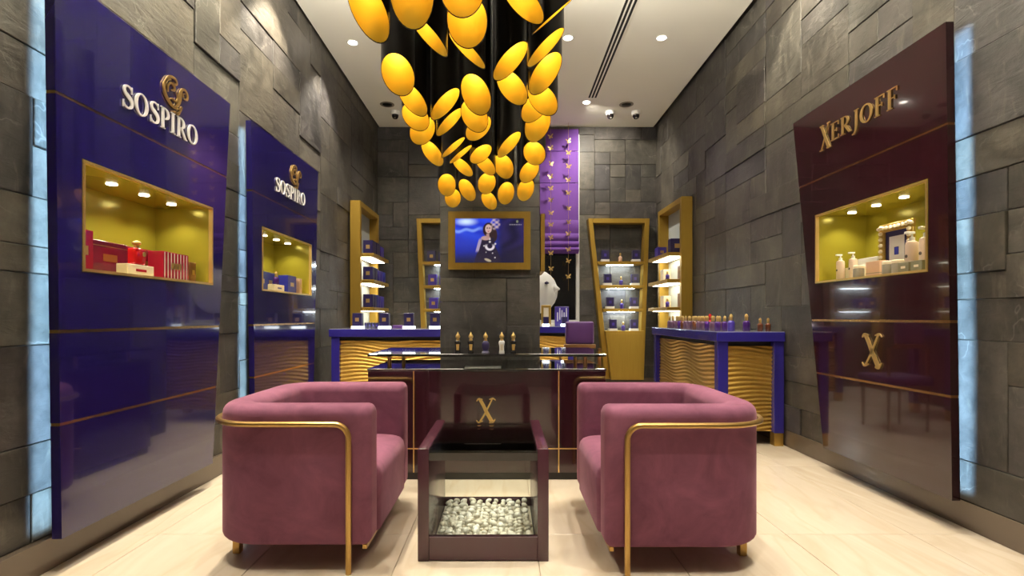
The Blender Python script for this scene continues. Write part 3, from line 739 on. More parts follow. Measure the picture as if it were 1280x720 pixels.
counter('blue lacquer counter with wavy gold front under the window', .15, .92, 7.1, 7.7, .975, ('front', 'right'))

# --- boxes, stands
def cbox(name, label, group, x0, x1, y0, y1, z0, z1, m, face=None, fm=None, cat='box', band=None):
    r = thing(name, label, cat, ((x0+x1)/2, (y0+y1)/2, z0), group)
    MB().box(x0, x1, y0, y1, z0, z1).build('carton', m, r, bevel=.002, seg=1)
    if band:
        zz = z0+(z1-z0)*band; MB().box(x0-.0006, x1+.0006, y0-.0006, y1+.0006, zz-.002, zz+.002).build('lid_seam', fm or M['brightgold'], r)
    if face == '-y': MB().box(x0+(x1-x0)*.3, x1-(x1-x0)*.3, y0-.001, y0, z0+(z1-z0)*.35, z0+(z1-z0)*.65).build('printed_label', fm, r)
    if face == '+x': MB().box(x1, x1+.001, y0+(y1-y0)*.3, y1-(y1-y0)*.3, z0+(z1-z0)*.4, z0+(z1-z0)*.62).build('printed_label', fm, r)
    if face == '-x': MB().box(x0-.001, x0, y0+(y1-y0)*.3, y1-(y1-y0)*.3, z0+(z1-z0)*.4, z0+(z1-z0)*.62).build('printed_label', fm, r)
    return r
# four lit boxes on the long counter
for px, lb in ((447.5, 'navy box on glowing plinth, the one on the long counter closest to the side wall'), (481, 'navy box on glowing plinth, second from the side wall on the long counter'), (511.5, 'navy box on glowing plinth, third from the side wall on the long counter'), (544, 'navy box on glowing plinth, the one on the long counter closest to the column')):
    x = (px-CX)*5.85/F
    r = thing('lit_display_box', lb, 'box', (x, 5.85, .975), 'navy boxes on glowing plinths along the long counter')
    MB().box(x-.058, x+.058, 5.8, 5.9, .975, 1.0).build('plinth', M['plinthled'], r)
    MB().box(x-.05, x+.05, 5.81, 5.89, 1.0, 1.14).build('carton', M['navy'], r, bevel=.002, seg=1)
    MB().box(x-.02, x+.02, 5.8085, 5.81, 1.05, 1.09).build('printed_label', M['brightgold'], r)
x = (497-CX)*5.95/F
cbox('tray', 'low magenta box between the lit boxes on the long counter', None, x-.05, x+.05, 5.93, 6.02, .975, 1.01, M['purple'])

# --- gold shelf frames
def tall_frame(label, side, y0, y1, xw, xfr, xs, ztop, zsh, strip):
    """arched frame fixed on a side wall; shelves stand out further than the frame"""
    r = thing('shelf_frame', label, 'shelf', (xw, (y0+y1)/2, .2))
    pt = .07
    X = lambda a, b: sorted((a, b))
    a, b = X(xw, xfr)
    MB().box(a, b, y0, y0+pt, .2, ztop).build('post', M['shelfgold'], r, bevel=.003, seg=1)
    MB().box(a, b, y1-pt, y1, .2, ztop).build('post', M['shelfgold'], r, bevel=.003, seg=1)
    MB().box(a, b, y0+pt, y1-pt, ztop-pt, ztop).build('top_rail', M['shelfgold'], r, bevel=.003, seg=1)
    bx = X(xw, xw-.008*(-1 if side < 0 else 1)); 
    MB().box(bx[0], bx[1], y0+pt, y1-pt, .2, ztop-pt).build('back_panel', M['nicheback'], r)
    for z in zsh:
        c, d = X(xw-(.008 if side > 0 else -.008), xs)
        s = MB().box(c, d, y0+pt+.002, y1-pt-.002, z-.045, z).build('shelf', M['shelfgold'], r, bevel=.003, seg=1)
        e0, e1 = X(xw-side*.06, xs+side*.05)
        MB().box(e0, e1, y0+pt+.06, y1-pt-.06, z-.052, z-.046).build('light_strip', strip, s)
    return r
M['nicheback'] = mat('frame_back_panel', (.42, .46, .45), .4)
Z3 = (1.93, 1.585, 1.225)
tall_frame('gold arched shelf frame on the wall by the long counter', -1, 7.0, 8.05, XL+.018, -1.85, -1.69, 2.6, Z3, M['ledwarm'])
tall_frame('gold arched shelf frame on the wall above the bottle counter', 1, 6.9, 7.95, XR-.018, 2.25, 2.09, 2.63, Z3, M['ledwarm'])
# boxes on the wall frames
rb = random.Random(4)
def shelf_row(pxs, z, h, mats, x0, x1, lab, grp, Yf):
    pass
SL = 'navy and violet cartons on the shelves of the frame by the long counter'
for (z, specs, nm) in ((Z3[0], [(7.1, .2, .17, 'navy'), (7.33, .2, .17, 'navy'), (7.6, .17, .15, 'violet')], 'top'),
                       (Z3[1], [(7.1, .13, .17, 'navy'), (7.26, .13, .17, 'navy'), (7.44, .12, .15, 'violet'), (7.6, .12, .15, 'violet'), (7.76, .12, .15, 'bluebox')], 'middle'),
                       (Z3[2], [(7.1, .1, .17, 'navy'), (7.23, .1, .17, 'navy'), (7.36, .1, .17, 'bluebox'), (7.5, .11, .16, 'violet'), (7.65, .13, .16, 'violet')], 'bottom')):
    for (y, d, h, k) in specs:
        kn = {'navy': 'dark navy', 'violet': 'violet', 'bluebox': 'royal blue'}[k]
        cbox('perfume_box', '%s carton on the %s shelf of the frame by the long counter' % (kn, nm), SL, -1.84, -1.715, y, y+d, z, z+h, M[k], '-y', M['brightgold'])
for k in range(4):
    x = (458+4.6*k-CX)*6.1/F
    cbox('perfume_box', 'tiny dark carton standing on the long counter below the shelf frame', 'tiny cartons on the long counter', x-.017, x+.017, 6.08, 6.12, .975, 1.035, M['navy'], '-y', M['violet'])
SR = 'things on the shelves of the frame above the bottle counter'
def small_bottle(label, group, loc, glass, cap, s=1.0):
    r = thing('small_bottle', label, 'perfume bottle', loc, group)
    def Q(p): return [(a*s, b*s) for a, b in p]
    MB().lathe(Q([(.02, 0), (.022, .003), (.021, .03), (.022, .05), (.016, .06), (.008, .064)]), loc, 12).build('body', glass, r, smooth=True)
    MB().lathe(Q([(.009, .064), (.01, .068), (.01, .082), (.012, .088), (.008, .1), (.002, .104)]), loc, 10).build('cap', cap, r, smooth=True)
    return r
cbox('perfume_box', 'large navy carton on the top shelf above the bottle counter', SR, 2.17, 2.34, 7.08, 7.2, Z3[0], Z3[0]+.19, M['navy'], '-y', M['brightgold'])
cbox('perfume_box', 'violet carton at the far end of the top shelf above the bottle counter', SR, 2.12, 2.24, 7.5, 7.65, Z3[0], Z3[0]+.13, M['violet'], '-y', M['brightgold'])
for (z, nm) in ((Z3[1], 'middle'), (Z3[2], 'lowest')):
    cbox('perfume_box', 'pale yellow carton on the %s shelf above the bottle counter' % nm, SR, 2.17, 2.27, 7.4, 7.55, z, z+.16, M['cream'], '-y', M['brightgold'])
    cbox('perfume_box', 'bronze carton at the near end of the %s shelf above the bottle counter' % nm, SR, 2.27, 2.37, 7.03, 7.12, z, z+.18, M['wood'], '-y', M['brightgold'])
    small_bottle('small violet bottle on the %s shelf above the bottle counter' % nm, SR, (2.17, 7.22, z), M['violet'], M['brightgold'], 1.2)

def back_frame(label, xt0, xt1, xb0, xb1, cabinet, occluded=False):
    yb, yf = YB-.02, YB-.2; ztop, zb = 2.62, .14
    r = thing('shelf_frame', label, 'shelf', ((xb0+xb1)/2, (yb+yf)/2, zb))
    fw = .07
    xl = lambda z: xb0+(xt0-xb0)*(z-zb)/(ztop-zb); xr = lambda z: xb1+(xt1-xb1)*(z-zb)/(ztop-zb)
    def pr(name, m, x00, x10, x01, x11, z0, z1, y0, y1, par=r, bevel=.003):
        return MB().hexa([(x00, y0, z0), (x10, y0, z0), (x11, y0, z1), (x01, y0, z1)], [(x00, y1, z0), (x10, y1, z0), (x11, y1, z1), (x01, y1, z1)]).build(name, m, par, bevel=bevel, seg=1)
    pr('post', M['shelfgold'], xl(zb), xl(zb)+fw, xl(ztop), xl(ztop)+fw, zb, ztop, yf, yb)
    pr('post', M['shelfgold'], xr(zb)-fw, xr(zb), xr(ztop)-fw, xr(ztop), zb, ztop, yf, yb)
    pr('top_rail', M['shelfgold'], xl(ztop-fw)+fw, xr(ztop-fw)-fw, xl(ztop)+fw, xr(ztop)-fw, ztop-fw, ztop, yf, yb)
    for z in (1.95, 1.585, 1.225):
        s = pr('shelf', M['shelfgold'], xl(z-.045)+fw, xr(z-.045)-fw, xl(z)+fw, xr(z)-fw, z-.045, z, yf-.06, yb)
        xc = (xl(z)+xr(z))/2; MB().box(xc-.2, xc+.2, yf+.02, yb-.05, z-.052, z-.046).build('light_strip', M['led'], s)
    if cabinet:
        z0, z1 = zb, .885
        c = pr('cabinet', M['shelfgold'], xl(z0)+fw+.005, xr(z0)-fw+.04, xl(z1)+fw-.005, xr(z1)-fw+.03, z0, z1, yf-.12, yb)
        pr('door', M['shelfgold'], xl(z0)+fw+.04, xr(z0)-fw, xl(z1)+fw+.03, xr(z1)-fw-.01, z0+.03, z1-.04, yf-.128, yf-.12, c, .002)
    return r, xl, xr
br, bl_, brr = back_frame('tapered gold shelf frame with a gold cabinet beside the window', 1.3, 2.25, 1.56, 2.16, True)
zsh = [(1.95, 'top'), (1.585, 'second'), (1.225, 'third'), (.885, 'cabinet')]
for z, nm in zsh:
    a, b = bl_(z)+.1, brr(z)-.1
    where = 'on the tapered frame %s shelf by the window' % nm if nm != 'cabinet' else 'on the gold cabinet by the window'
    G = 'perfume sets in the tapered frame by the window'
    yq = YB-.235 if nm != 'cabinet' else YB-.28
    for (xx, side) in ((a+.03, 'window-side'), (b-.15, 'corner-side')):
        r = thing('perfume_box', '%s navy carton on white stand %s' % (side, where), 'box', (xx+.06, yq+.05, z), G)
        MB().box(xx-.004, xx+.124, yq, yq+.1, z, z+.035).build('stand', M['white'], r, bevel=.002, seg=1)
        MB().box(xx+.005, xx+.115, yq+.01, yq+.09, z+.035, z+.175).build('carton', M['navy'], r, bevel=.002, seg=1)
        MB().box(xx+.04, xx+.08, yq+.0085, yq+.01, z+.08, z+.125).build('printed_label', M['violet'], r)
    small_bottle('small violet bottle with gold cap '+where, G, ((a+b)/2, yq+.05, z), M['violet'] if nm != 'top' else M['peach'], M['brightgold'], 1.35)
bl2, l1, r1 = back_frame('tapered gold shelf frame on the back wall beyond the long counter', -1.353, -.4, -1.25, -.5, False)
for z, nm in zsh[:3]:
    for k in range(2):
        xx = l1(z)+.14+.17*k
        cbox('perfume_box', 'blue carton on the %s shelf of the frame beyond the long counter' % nm, 'blue cartons in the frame beyond the long counter', xx, xx+.13, YB-.22, YB-.12, z, z+.17-.02*k, M['navy' if nm == 'top' else 'violet'], '-y', M['brightgold'])

# --- bottles on the right-hand counter
cm = [('lilac', M['pinkglass']), ('deep purple', M['purpleglass']), ('amber', M['amberglass'])]
rr_ = random.Random(8)
GB = 'perfume bottles crowded on the bottle counter'
for row in range(2):
    for k in range(13):
        y = 4.98+.122*k+row*.055; x = 1.96+row*.13+rr_.uniform(-.01, .01)
        nm, gm = cm[0] if rr_.random() < .6 else cm[rr_.choice([1, 2])]
        small_bottle('%s perfume bottle with pale gold cap in the crowd on the bottle counter' % nm, GB, (x, y, .975), gm, M['brightgold'], 1.3)
small_bottle('bright red capped perfume bottle in the crowd on the bottle counter', GB, (2.03, 5.36, .975), M['redglass'], M['redglass'], 1.5)
small_bottle('large dark purple bottle at the counter end beside the bottle crowd', GB, (2.13, 4.78, .975), M['purpleglass'], M['brightgold'], 1.45)
small_bottle('large violet bottle at the counter end beside the bottle crowd', GB, (2.02, 4.84, .975), M['violet'], M['brightgold'], 1.45)
for k in range(2): small_bottle('dark brown bottle standing apart near the wall on the bottle counter', GB, (2.26+.07*k, 4.8, .975), M['amberglass'], M['oldgold'], 1.1)

# ================================================================== NICHE CONTENTS
NZ = NL1[2]
G1 = 'red perfume set in the first blue panel niche'
cbox('perfume_box', 'narrow tall red carton at the end of the red niche', G1, -2.06, -1.985, 2.52, 2.63, NZ, NZ+.2, M['red'], '+x', M['brightgold'])
cbox('perfume_box', 'wide dark red carton beside the tall carton in the red niche', G1, -2.13, -2.03, 2.68, 2.93, NZ, NZ+.17, M['darkred'], '+x', M['oldgold'], band=.85)
cbox('perfume_box', 'plain red carton behind the red bottle in the niche', G1, -2.2, -2.1, 2.99, 3.3, NZ, NZ+.18, M['red'], '+x', M['oldgold'])
st_ = cbox('bottle_stand', 'cream display stand with red front under the red bottle', G1, -1.99, -1.93, 2.79, 3.0, NZ, NZ+.06, M['cream'], '+x', M['red'], 'stand')
r = thing('perfume_bottle', 'squat red glass bottle with gold cap on the cream stand', 'perfume bottle', (-1.96, 2.9, NZ+.06), G1)
MB().box(-1.985, -1.935, 2.86, 2.945, NZ+.06, NZ+.15).build('body', M['redglass'], r, bevel=.012, seg=3)
MB().lathe([(.012, 0), (.013, .012), (.009, .016)], (-1.96, 2.902, NZ+.15), 14).build('collar', M['brightgold'], r, smooth=True)
MB().lathe([(.009, 0), (.02, .006), (.022, .014), (.014, .022), (.003, .026)], (-1.96, 2.902, NZ+.166), 14).build('cap', M['brightgold'], r, smooth=True)
put('medallion', MB().lathe([(.013, 0), (.013, .002)], (0, 0, 0), 14).mesh('medallion'), M['brightgold'], r).matrix_local = Matrix.Translation((-1.935+1.96, .025, .06)) @ Matrix.Rotation(PI/2, 4, 'Y')
r = cbox('perfume_box', 'red presentation box with pale stripes in the red niche', G1, -2.05, -1.96, 3.13, 3.38, NZ, NZ+.165, M['red'], '+x', M['oldgold'])
for k in range(8):
    y = 3.14+.031*k; MB().box(-1.9605, -1.959, y, y+.006, NZ+.005, NZ+.16).build('stripe', M['letter'], r)
cbox('perfume_box', 'small bronze carton at the striped box end of the red niche', G1, -2.03, -1.97, 3.42, 3.48, NZ, NZ+.13, M['wood'], '+x', M['brightgold'])
G2 = 'blue perfume set in the second blue panel niche'
for (y, w_, h, xb, mk, lb) in ((4.33, .1, .2, -2.08, 'navy', 'tall narrow navy carton at the end of the blue niche'), (4.47, .2, .17, -2.12, 'bluebox', 'wide blue carton beside the tall carton in the blue niche'),
                               (4.74, .17, .175, -2.16, 'bluebox', 'blue carton behind the dark bottle in the blue niche'), (4.96, .2, .165, -2.06, 'bluebox', 'blue presentation carton in the blue niche'), (5.19, .06, .15, -2.04, 'peach', 'slim peach carton at the end of the blue niche')):
    cbox('perfume_box', lb, G2, xb, xb+.09, y, y+w_, NZ, NZ+h, M[mk], '+x', M['brightgold'])
cbox('bottle_stand', 'cream display stand under the dark bottle in the blue niche', G2, -1.99, -1.93, 4.58, 4.78, NZ, NZ+.06, M['cream'], '+x', M['bluebox'], 'stand')
small_bottle('dark purple bottle on the cream stand in the blue niche', G2, (-1.96, 4.68, NZ+.06), M['purpleglass'], M['brightgold'], 1.1)
# right niche
NZ3 = NR[2]; G3 = 'pale cosmetics in the plum panel niche'
def pump(label, x, y, h, rad, m):
    r = thing('pump_bottle', label, 'bottle', (x, y, NZ3), G3)
    MB().lathe([(rad*.96, 0), (rad, .004), (rad, h*.68), (rad*.9, h*.74), (rad*.4, h*.78)], (x, y, NZ3), 16).build('body', m, r, smooth=True)
    MB().lathe([(rad*.42, 0), (rad*.42, h*.08), (rad*.16, h*.09), (rad*.16, h*.17)], (x, y, NZ3+h*.78), 12).build('collar', M['white'], r, smooth=True)
    MB().box(x-rad*1.2, x+rad*.4, y-rad*.28, y+rad*.28, NZ3+h*.94, NZ3+h).build('pump_head', M['white'], r, bevel=.002, seg=1)
    put('printed_label', MB().lathe([(rad*.3, 0), (rad*.3, .002)], (0, 0, 0), 10).mesh('printed_label'), M['print'], r).matrix_local = Matrix.Translation((-rad-.001, 0, h*.4)) @ Matrix.Rotation(PI/2, 4, 'Y')
    return r
M['lotion'] = mat('lotion_bottle', (.72, .55, .42), .35)
pump('slim pump bottle at the far end of the cosmetics niche', 2.4, 3.88, .19, .027, M['lotion'])
pump('slim pump bottle beside the pale carton in the cosmetics niche', 2.4, 3.74, .19, .027, M['lotion'])
pump('large pump bottle beside the ornate gold frame', 2.37, 3.16, .24, .034, M['lotion'])
pump('large pump bottle at the near end of the cosmetics niche', 2.36, 3.04, .25, .034, M['lotion'])
cbox('cosmetic_box', 'large white carton standing behind the peach carton', G3, 2.49, 2.57, 3.63, 3.83, NZ3, NZ3+.15, M['white'], '-x', M['peach'])
cbox('cosmetic_box', 'peach carton with dark base band in front of the white carton', G3, 2.36, 2.42, 3.42, 3.55, NZ3, NZ3+.1, M['peach'], None, M['greytin'], band=.25)
for (y, lb) in ((3.62, 'patterned grey tin beside the slim pump bottles'), (3.34, 'patterned grey tin next to the peach carton'), (3.26, 'patterned grey tin by the large pump bottle')):
    r = thing('tin', lb, 'tin', (2.36, y, NZ3), G3)
    MB().lathe([(.03, 0), (.033, .003), (.033, .062), (.031, .066)], (2.36, y, NZ3), 18).build('body', M['greytin'], r, smooth=True)
    MB().lathe([(.034, .066), (.034, .082), (.03, .086)], (2.36, y, NZ3), 18).build('lid', M['cream'], r, smooth=True)
for k, y in enumerate((3.0, 3.1)):
    cbox('cosmetic_box', 'low taupe carton in front of the pump bottle at the niche end' if k == 0 else 'low taupe carton in front of the pump bottle beside the ornate frame', G3, 2.305, 2.325, y, y+.085, NZ3, NZ3+.06, M['taupe'], '-x', M['cream'])
cbox('cosmetic_box', 'low cream carton between the slim pump bottles and tins', G3, 2.42, 2.48, 3.72, 3.86, NZ3, NZ3+.09, M['cream'], '-x', M['print'])
# ornate frame
r = thing('framed_picture', 'ornate gilded picture frame leaning in the cosmetics niche', 'picture frame', (2.5, 3.45, NZ3), G3)
def fb_(y0, y1, z0, z1, d0, d1): return MB().box(2.5-d1, 2.5-d0, y0, y1, NZ3+z0, NZ3+z1)
fy0, fy1, fh, fw = 3.3, 3.6, .345, .05
for (a, b, c, d) in ((fy0, fy1, 0, fw), (fy0, fy1, fh-fw, fh), (fy0, fy0+fw, fw, fh-fw), (fy1-fw, fy1, fw, fh-fw)): fb_(a, b, c, d, 0, .022).build('frame_bar', M['gold'], r, bevel=.004, seg=2)
kn = MB()
for k in range(9):
    for (yy, zz) in ((fy0+(fy1-fy0)*k/8*.94+.01, .025), (fy0+(fy1-fy0)*k/8*.94+.01, fh-.025), (fy0+.025, fh*(k+.5)/9), (fy1-.025, fh*(k+.5)/9)):
        kn.lathe([(.004, -.012), (.014, -.006), (.014, .006), (.004, .012)], (2.476, yy, NZ3+zz), 8)
kn.build('carving', M['cream'], r, smooth=True)
fb_(fy0+fw, fy1-fw, fw, fh-fw, .0, .008).build('mount', M['navy'], r)
fb_(fy0+.085, fy1-.085, .085, fh-.085, .008, .011).build('picture', M['paper'], r)
fb_(fy0+.13, fy1-.13, .14, .19, .011, .0115).build('picture_print', M['bluebox'], r)

# ================================================================== WINDOW AND THINGS BY IT
w1 = thing('window_1', None, None, ((WIN[0]+WIN[1])/2, YB, WIN[2])); w1['kind'] = 'structure'
fr = .05
for (a, b, c, d) in ((WIN[0], WIN[1], WIN[2], WIN[2]+fr), (WIN[0], WIN[1], WIN[3]-fr, WIN[3]), (WIN[0], WIN[0]+fr, WIN[2]+fr, WIN[3]-fr), (WIN[1]-fr, WIN[1], WIN[2]+fr, WIN[3]-fr)):
    MB().box(a, b, YB-.02, YB+.12, c, d).build('window_frame', M['whiteframe'], w1, bevel=.003, seg=1)
MB().box(WIN[0]+fr, WIN[1]-fr, YB+.06, YB+.07, WIN[2]+fr, WIN[3]-fr).build('window_pane', M['winglass'], w1)
MB().box(WIN[0]-.02, WIN[1]+.02, YB-.16, YB+.05, WIN[2]-.035, WIN[2]).build('window_sill', M['white'], w1, bevel=.003, seg=1)
bd = thing('roman_blind', 'purple roman blind with folded hem over the dark window', 'blind', (.7, YB-.06, 2.05))
bx0, bx1 = WIN[0]+.02, 1.17
zseg = [4.05, 3.7, 3.2, 2.62]
for i in range(3):
    MB().box(bx0, bx1, YB-.06, YB-.05, zseg[i+1]+.003, zseg[i]-.003).build('cloth_section', M['blind'], bd, bevel=.003, seg=1)
for k, (z0, z1, d) in enumerate(((2.36, 2.63, .03), (2.24, 2.42, .05), (2.16, 2.3, .065), (2.09, 2.2, .08))):
    rs = []
    for a in range(9):
        t = a/8; zz = z1+(z0-z1)*t; yy = YB-.05-d*math.sin(PI*min(1, t*1.15))**.8 if t < .87 else YB-.06
        rs.append([(bx0, yy-.006, zz), (bx1, yy-.006, zz), (bx1, yy+.006, zz), (bx0, yy+.006, zz)])
    MB().rings(rs).build('fold', M['blind'], bd, smooth=True, angle=50)
# butterfly garlands
def butterfly():
    b = MB()
    for s in (-1, 1):
        for P in ([(0, .005), (.022, .034), (.042, .038), (.04, .016), (.014, .0)], [(0, -.002), (.016, 0), (.032, -.012), (.026, -.032), (.008, -.02)]):
            n = len(P); b.rings([[(s*p[0], -.001-abs(p[0])*.35, p[1]) for p in P], [(s*p[0], .001-abs(p[0])*.35, p[1]) for p in P]])
    b.tube([(0, 0, -.024), (0, 0, .014)], .003, 6)
    me = b.mesh('butterfly'); me.materials.append(M['brightgold']); return me
bme = butterfly()
for gi, (px, lb) in enumerate(((688.5, 'string of gold butterflies hanging nearer the column before the purple blind'), (710.5, 'string of gold butterflies hanging nearer the window jamb before the blind'))):
    x = (px-CX)*(YB-.2)/F; yy = YB-.2
    gr = thing('butterfly_garland', lb, 'garland', (x, yy, 4.1), 'butterfly garlands before the window')
    MB().tube([(x, yy, 4.1), (x, yy, 1.5)], .002, 6).build('string', M['oldgold'], gr)
    z = 3.88-gi*.07
    while z > 1.55:
        o = put('butterfly', bme, None, gr, (x, yy-.004, z)); o.rotation_euler = (0, random.uniform(-.35, .35), random.uniform(-.5, .5)); z -= random.choice([.18, .2, .24, .21])
# white round ornament on the window counter
r = thing('animal_ornament', 'large round white ornament with dark eye spot before the dark window', 'ornament', (.45, 8.0, .7))
o = MB()
rs = []
for a in range(13):
    t = PI*a/12; rs.append([(.45+.33*math.sin(t)*math.cos(2*PI*k/24)*(1+.03*math.cos(6*PI*k/12)), 8.0+.26*math.sin(t)*math.sin(2*PI*k/24), 1.47-.33*math.cos(t)) for k in range(24)])
o.rings(rs).build('body', M['white'], r, smooth=True, angle=80)
MB().lathe([(.09, 0), (.06, .1), (.03, .19), (.05, .5)], (.45, 8.0, .7), 16).build('stand', M['whiteframe'], r, smooth=True)
MB().lathe([(.002, 0), (.03, .012), (.034, .03), (.002, .05)], (.61, 7.76, 1.56), 14).build('eye_spot', M['navy'], r, smooth=True)
MB().tube([(.7, 7.95, 1.47), (.76, 7.9, 1.52), (.81, 7.9, 1.5)], [.08, .05, .01], 10).build('ear', M['white'], r, smooth=True)
MB().tube([(.5, 7.98, 1.75), (.53, 7.96, 1.8), (.57, 7.96, 1.82)], [.08, .06, .015], 10).build('ear', M['white'], r, smooth=True)
MB().lathe([(.2, 0), (.22, .02), (.22, .69), (.2, .7)], (.45, 8.0, 0), 24).build('pedestal', M['white'], r, smooth=True)
# things on the window counter
r = thing('framed_picture', 'small gold picture frame standing on the counter under the window', 'picture frame', (.57, 7.3, .975))
x0 = .5
for (a, b, c, d) in ((x0, x0+.13, 0, .03), (x0, x0+.13, .25, .28), (x0, x0+.03, .03, .25), (x0+.1, x0+.13, .03, .25)): MB().box(a, b, 7.29, 7.31, .975+c, .975+d).build('frame_bar', M['gold'], r, bevel=.003, seg=1)
MB().box(x0+.03, x0+.1, 7.3, 7.308, 1.005, 1.225).build('picture', M['cream'], r)
r = thing('picture_card', 'violet printed display card on the counter under the window', 'card', (.79, 7.4, .975))
MB().box(.69, .88, 7.39, 7.41, .975, 1.24).build('card', M['violet'], r, bevel=.002, seg=1)
for k in range(5): MB().box(.72+.03*k, .735+.03*k, 7.3885, 7.39, 1.04+.02*(k % 3), 1.16+.03*((k*2) % 3)).build('printed_figure', M['paper'], r)
for x, lb in ((.555, 'navy bottle box on white stand before the small gold frame'), (.8, 'navy bottle box on white stand before the violet card')):
    r = thing('perfume_box', lb, 'box', (x, 7.2, .975), 'boxes on the window counter')
    MB().box(x-.045, x+.045, 7.16, 7.24, .975, 1.005).build('stand', M['plinthled'], r)
    MB().box(x-.035, x+.035, 7.17, 7.23, 1.005, 1.1).build('carton', M['navy'], r, bevel=.002, seg=1)
# purple chair behind the desk
r = thing('desk_chair', 'purple upholstered low-back chair behind the reception desk', 'chair', (.73, 5.35, 0))
MB().box(.585, .855, 5.16, 5.21, .84, 1.055).build('backrest', M['purple'], r, bevel=.02, seg=3)
MB().box(.57, .87, 5.15, 5.2, .8, .84).build('back_rail', M['wood'], r, bevel=.005, seg=1)
MB().box(.5, .95, 5.15, 5.6, .44, .53).build('seat', M['purple'], r, bevel=.025, seg=3)
MB().box(.52, .93, 5.17, 5.58, .39, .44).build('seat_frame', M['wood'], r, bevel=.004, seg=1)
for x in (.54, .91):
    for y in (5.19, 5.56):
        MB().tube([(x, y, 0), (x, y, .4 if y > 5.3 else .8)], [.012, .017], 10).build('leg', M['wood'], r, smooth=True)

# ================================================================== CHANDELIER
D = .131      # tube diameter; all mouths hang about 2.05 m up, which gives their distance
# x0,x1 = tube edges, y0,y1 = extent of the oblique mouth, a = lean of the cut ('\' negative, '/' positive), in photo pixels
TUBES = [(435,486,-28,55,-.6),(489,540,-55,36,.1),(516,555,22,67,-.95),(477,518,67,121,-.1),(559,609,-8,62,.0),(556,600,-45,16,.1),(562,606,41,86,-.9),
 (635,671,-18,22,-.8),(667,714,0,42,.88),(660,704,36,84,.95),(662,701,67,118,.75),(617,659,53,101,.85),(622,658,89,131,-.6),(664,693,109,141,-.5),(656,688,134,178,.35),
 (499,532,105,144,-.6),(502,537,128,165,-.2),(513,543,146,181,.4),(577,613,94,144,-.4),(577,609,126,165,-.3),(539,574,111,150,.9),(547,577,137,169,.95),(583,613,145,176,.5),
 (622,651,165,197,.85),(527,554,176,208,-.6),(617,642,193,224,-.3),(655,681,178,206,-.2),(651,672,203,227,.4),(647,667,224,251,.3),(547,570,217,246,.1),(556,576,236,260,.1),
 (574,594,225,251,-.5),(598,619,217,242,.2),(603,620,241,261,-.4),(623,642,229,255,.2),(566,591,197,221,-.6),(564,588,183,203,.8),(596,617,195,217,-.6),(591,611,184,202,.5),(557,576,176,193,.85),
 (655,683,118,150,.5)]
P = []
for (x0, x1, y0, y1, a) in TUBES:
    cx, cy = (x0+x1)/2, (y0+y1)/2; Y = min(F*.95/(CY-cy), 4.4)
    P.append([(cx-CX)*Y/F, Y, cy, (y1-y0)/(x1-x0), a, cx])
for it in range(1500):                    # slide tubes along their sight lines until none cut into each other
    mv = False
    for i in range(len(P)):
        for j in range(i):
            dx, dy = P[i][0]-P[j][0], P[i][1]-P[j][1]; d = math.hypot(dx, dy)
            if d < D+.001:
                mv = True; k = min(.02, (D+.002-d)*.6)*(1 if dy >= 0 else -1); P[i][1] += k; P[j][1] -= k
    for p in P: p[1] = min(p[1], 4.45); p[0] = (p[5]-CX)*p[1]/F
    if not mv: break
chd = thing('tube_chandelier', 'chandelier of black tubes with slanted glowing gold mouths over the coffee table', 'chandelier', (-.12, 2.8, 4.1))
MB().box(-.5, .28, 1.35, 4.5, 4.03, 4.1).build('ceiling_plate', M['tubeblack'], chd, bevel=.01, seg=2)
NT = 32
def tube(X, Y, zc, a, b, ztop):
    ro, ri = D/2, D/2-.0014
    def loop(r_, f): return [(X+r_*math.cos(2*PI*k/NT), Y+r_*math.sin(2*PI*k/NT), f(r_*math.cos(2*PI*k/NT), r_*math.sin(2*PI*k/NT))) for k in range(NT)]
    cut = lambda u, v: zc+a*u+b*v
    hi = zc+ro*math.hypot(a, b)
    o = MB().rings([loop(ri, lambda u, v: cut(u, v)+.0), loop(ro, cut), loop(ro, lambda u, v: max(ztop, hi+.1)), loop(ri*.3, lambda u, v: max(ztop, hi+.1))], cap=False).build('tube', M['tubeblack'], chd, smooth=True, angle=30)
    zi = hi+.09
    MB().rings([loop(ri-.0004, lambda u, v: cut(u, v)+.0015), loop(ri-.0004, lambda u, v: zi), loop(.03, lambda u, v: zi)], cap=False).build('gold_lining', M['tubegold'], o, smooth=True, angle=30)
    MB().lathe([(.034, 0), (.034, -.012), (.022, -.03), (.004, -.036)], (X, Y, zi), 14).build('bulb', M['bulb'], o, smooth=True)
    MB().tube([(X, Y, max(ztop, hi+.1)), (X, Y, 4.035)], .004, 6).build('hanger', M['black'], o)
for sx_, ex in ((-1, -.56), (1, .34)):      # unseen fill lights, added beside the chandelier to brighten the ceiling
    for yy in (2.0, 2.9, 3.8):
        MB().box(ex-.03, ex+.03, yy-.2, yy+.2, 3.62, 3.66).build('added_fill_housing', M['black'], chd, bevel=.004, seg=1)
        MB().tube([(ex, yy, 3.66), (ex, yy, 4.035), (ex-sx_*.1, yy, 4.06)], .005, 6).build('added_fill_hanger', M['black'], chd)
        area('added_ceiling_fill', (ex, yy, 3.67), (sx_*.5, 0, 1), .05, .4, FILL_W, WARM, 170, chd, (0, 1, 0))
rt = random.Random(2)
for (X, Y, cy, q, a, cx) in P:
    zc = CAMZ+(CY-cy)*Y/F; t = (zc-CAMZ)/Y
    vb = math.sqrt(max(q*q-a*a, .004)); tube(X, Y, zc, a, t-vb, rt.uniform(3.1, 3.5))

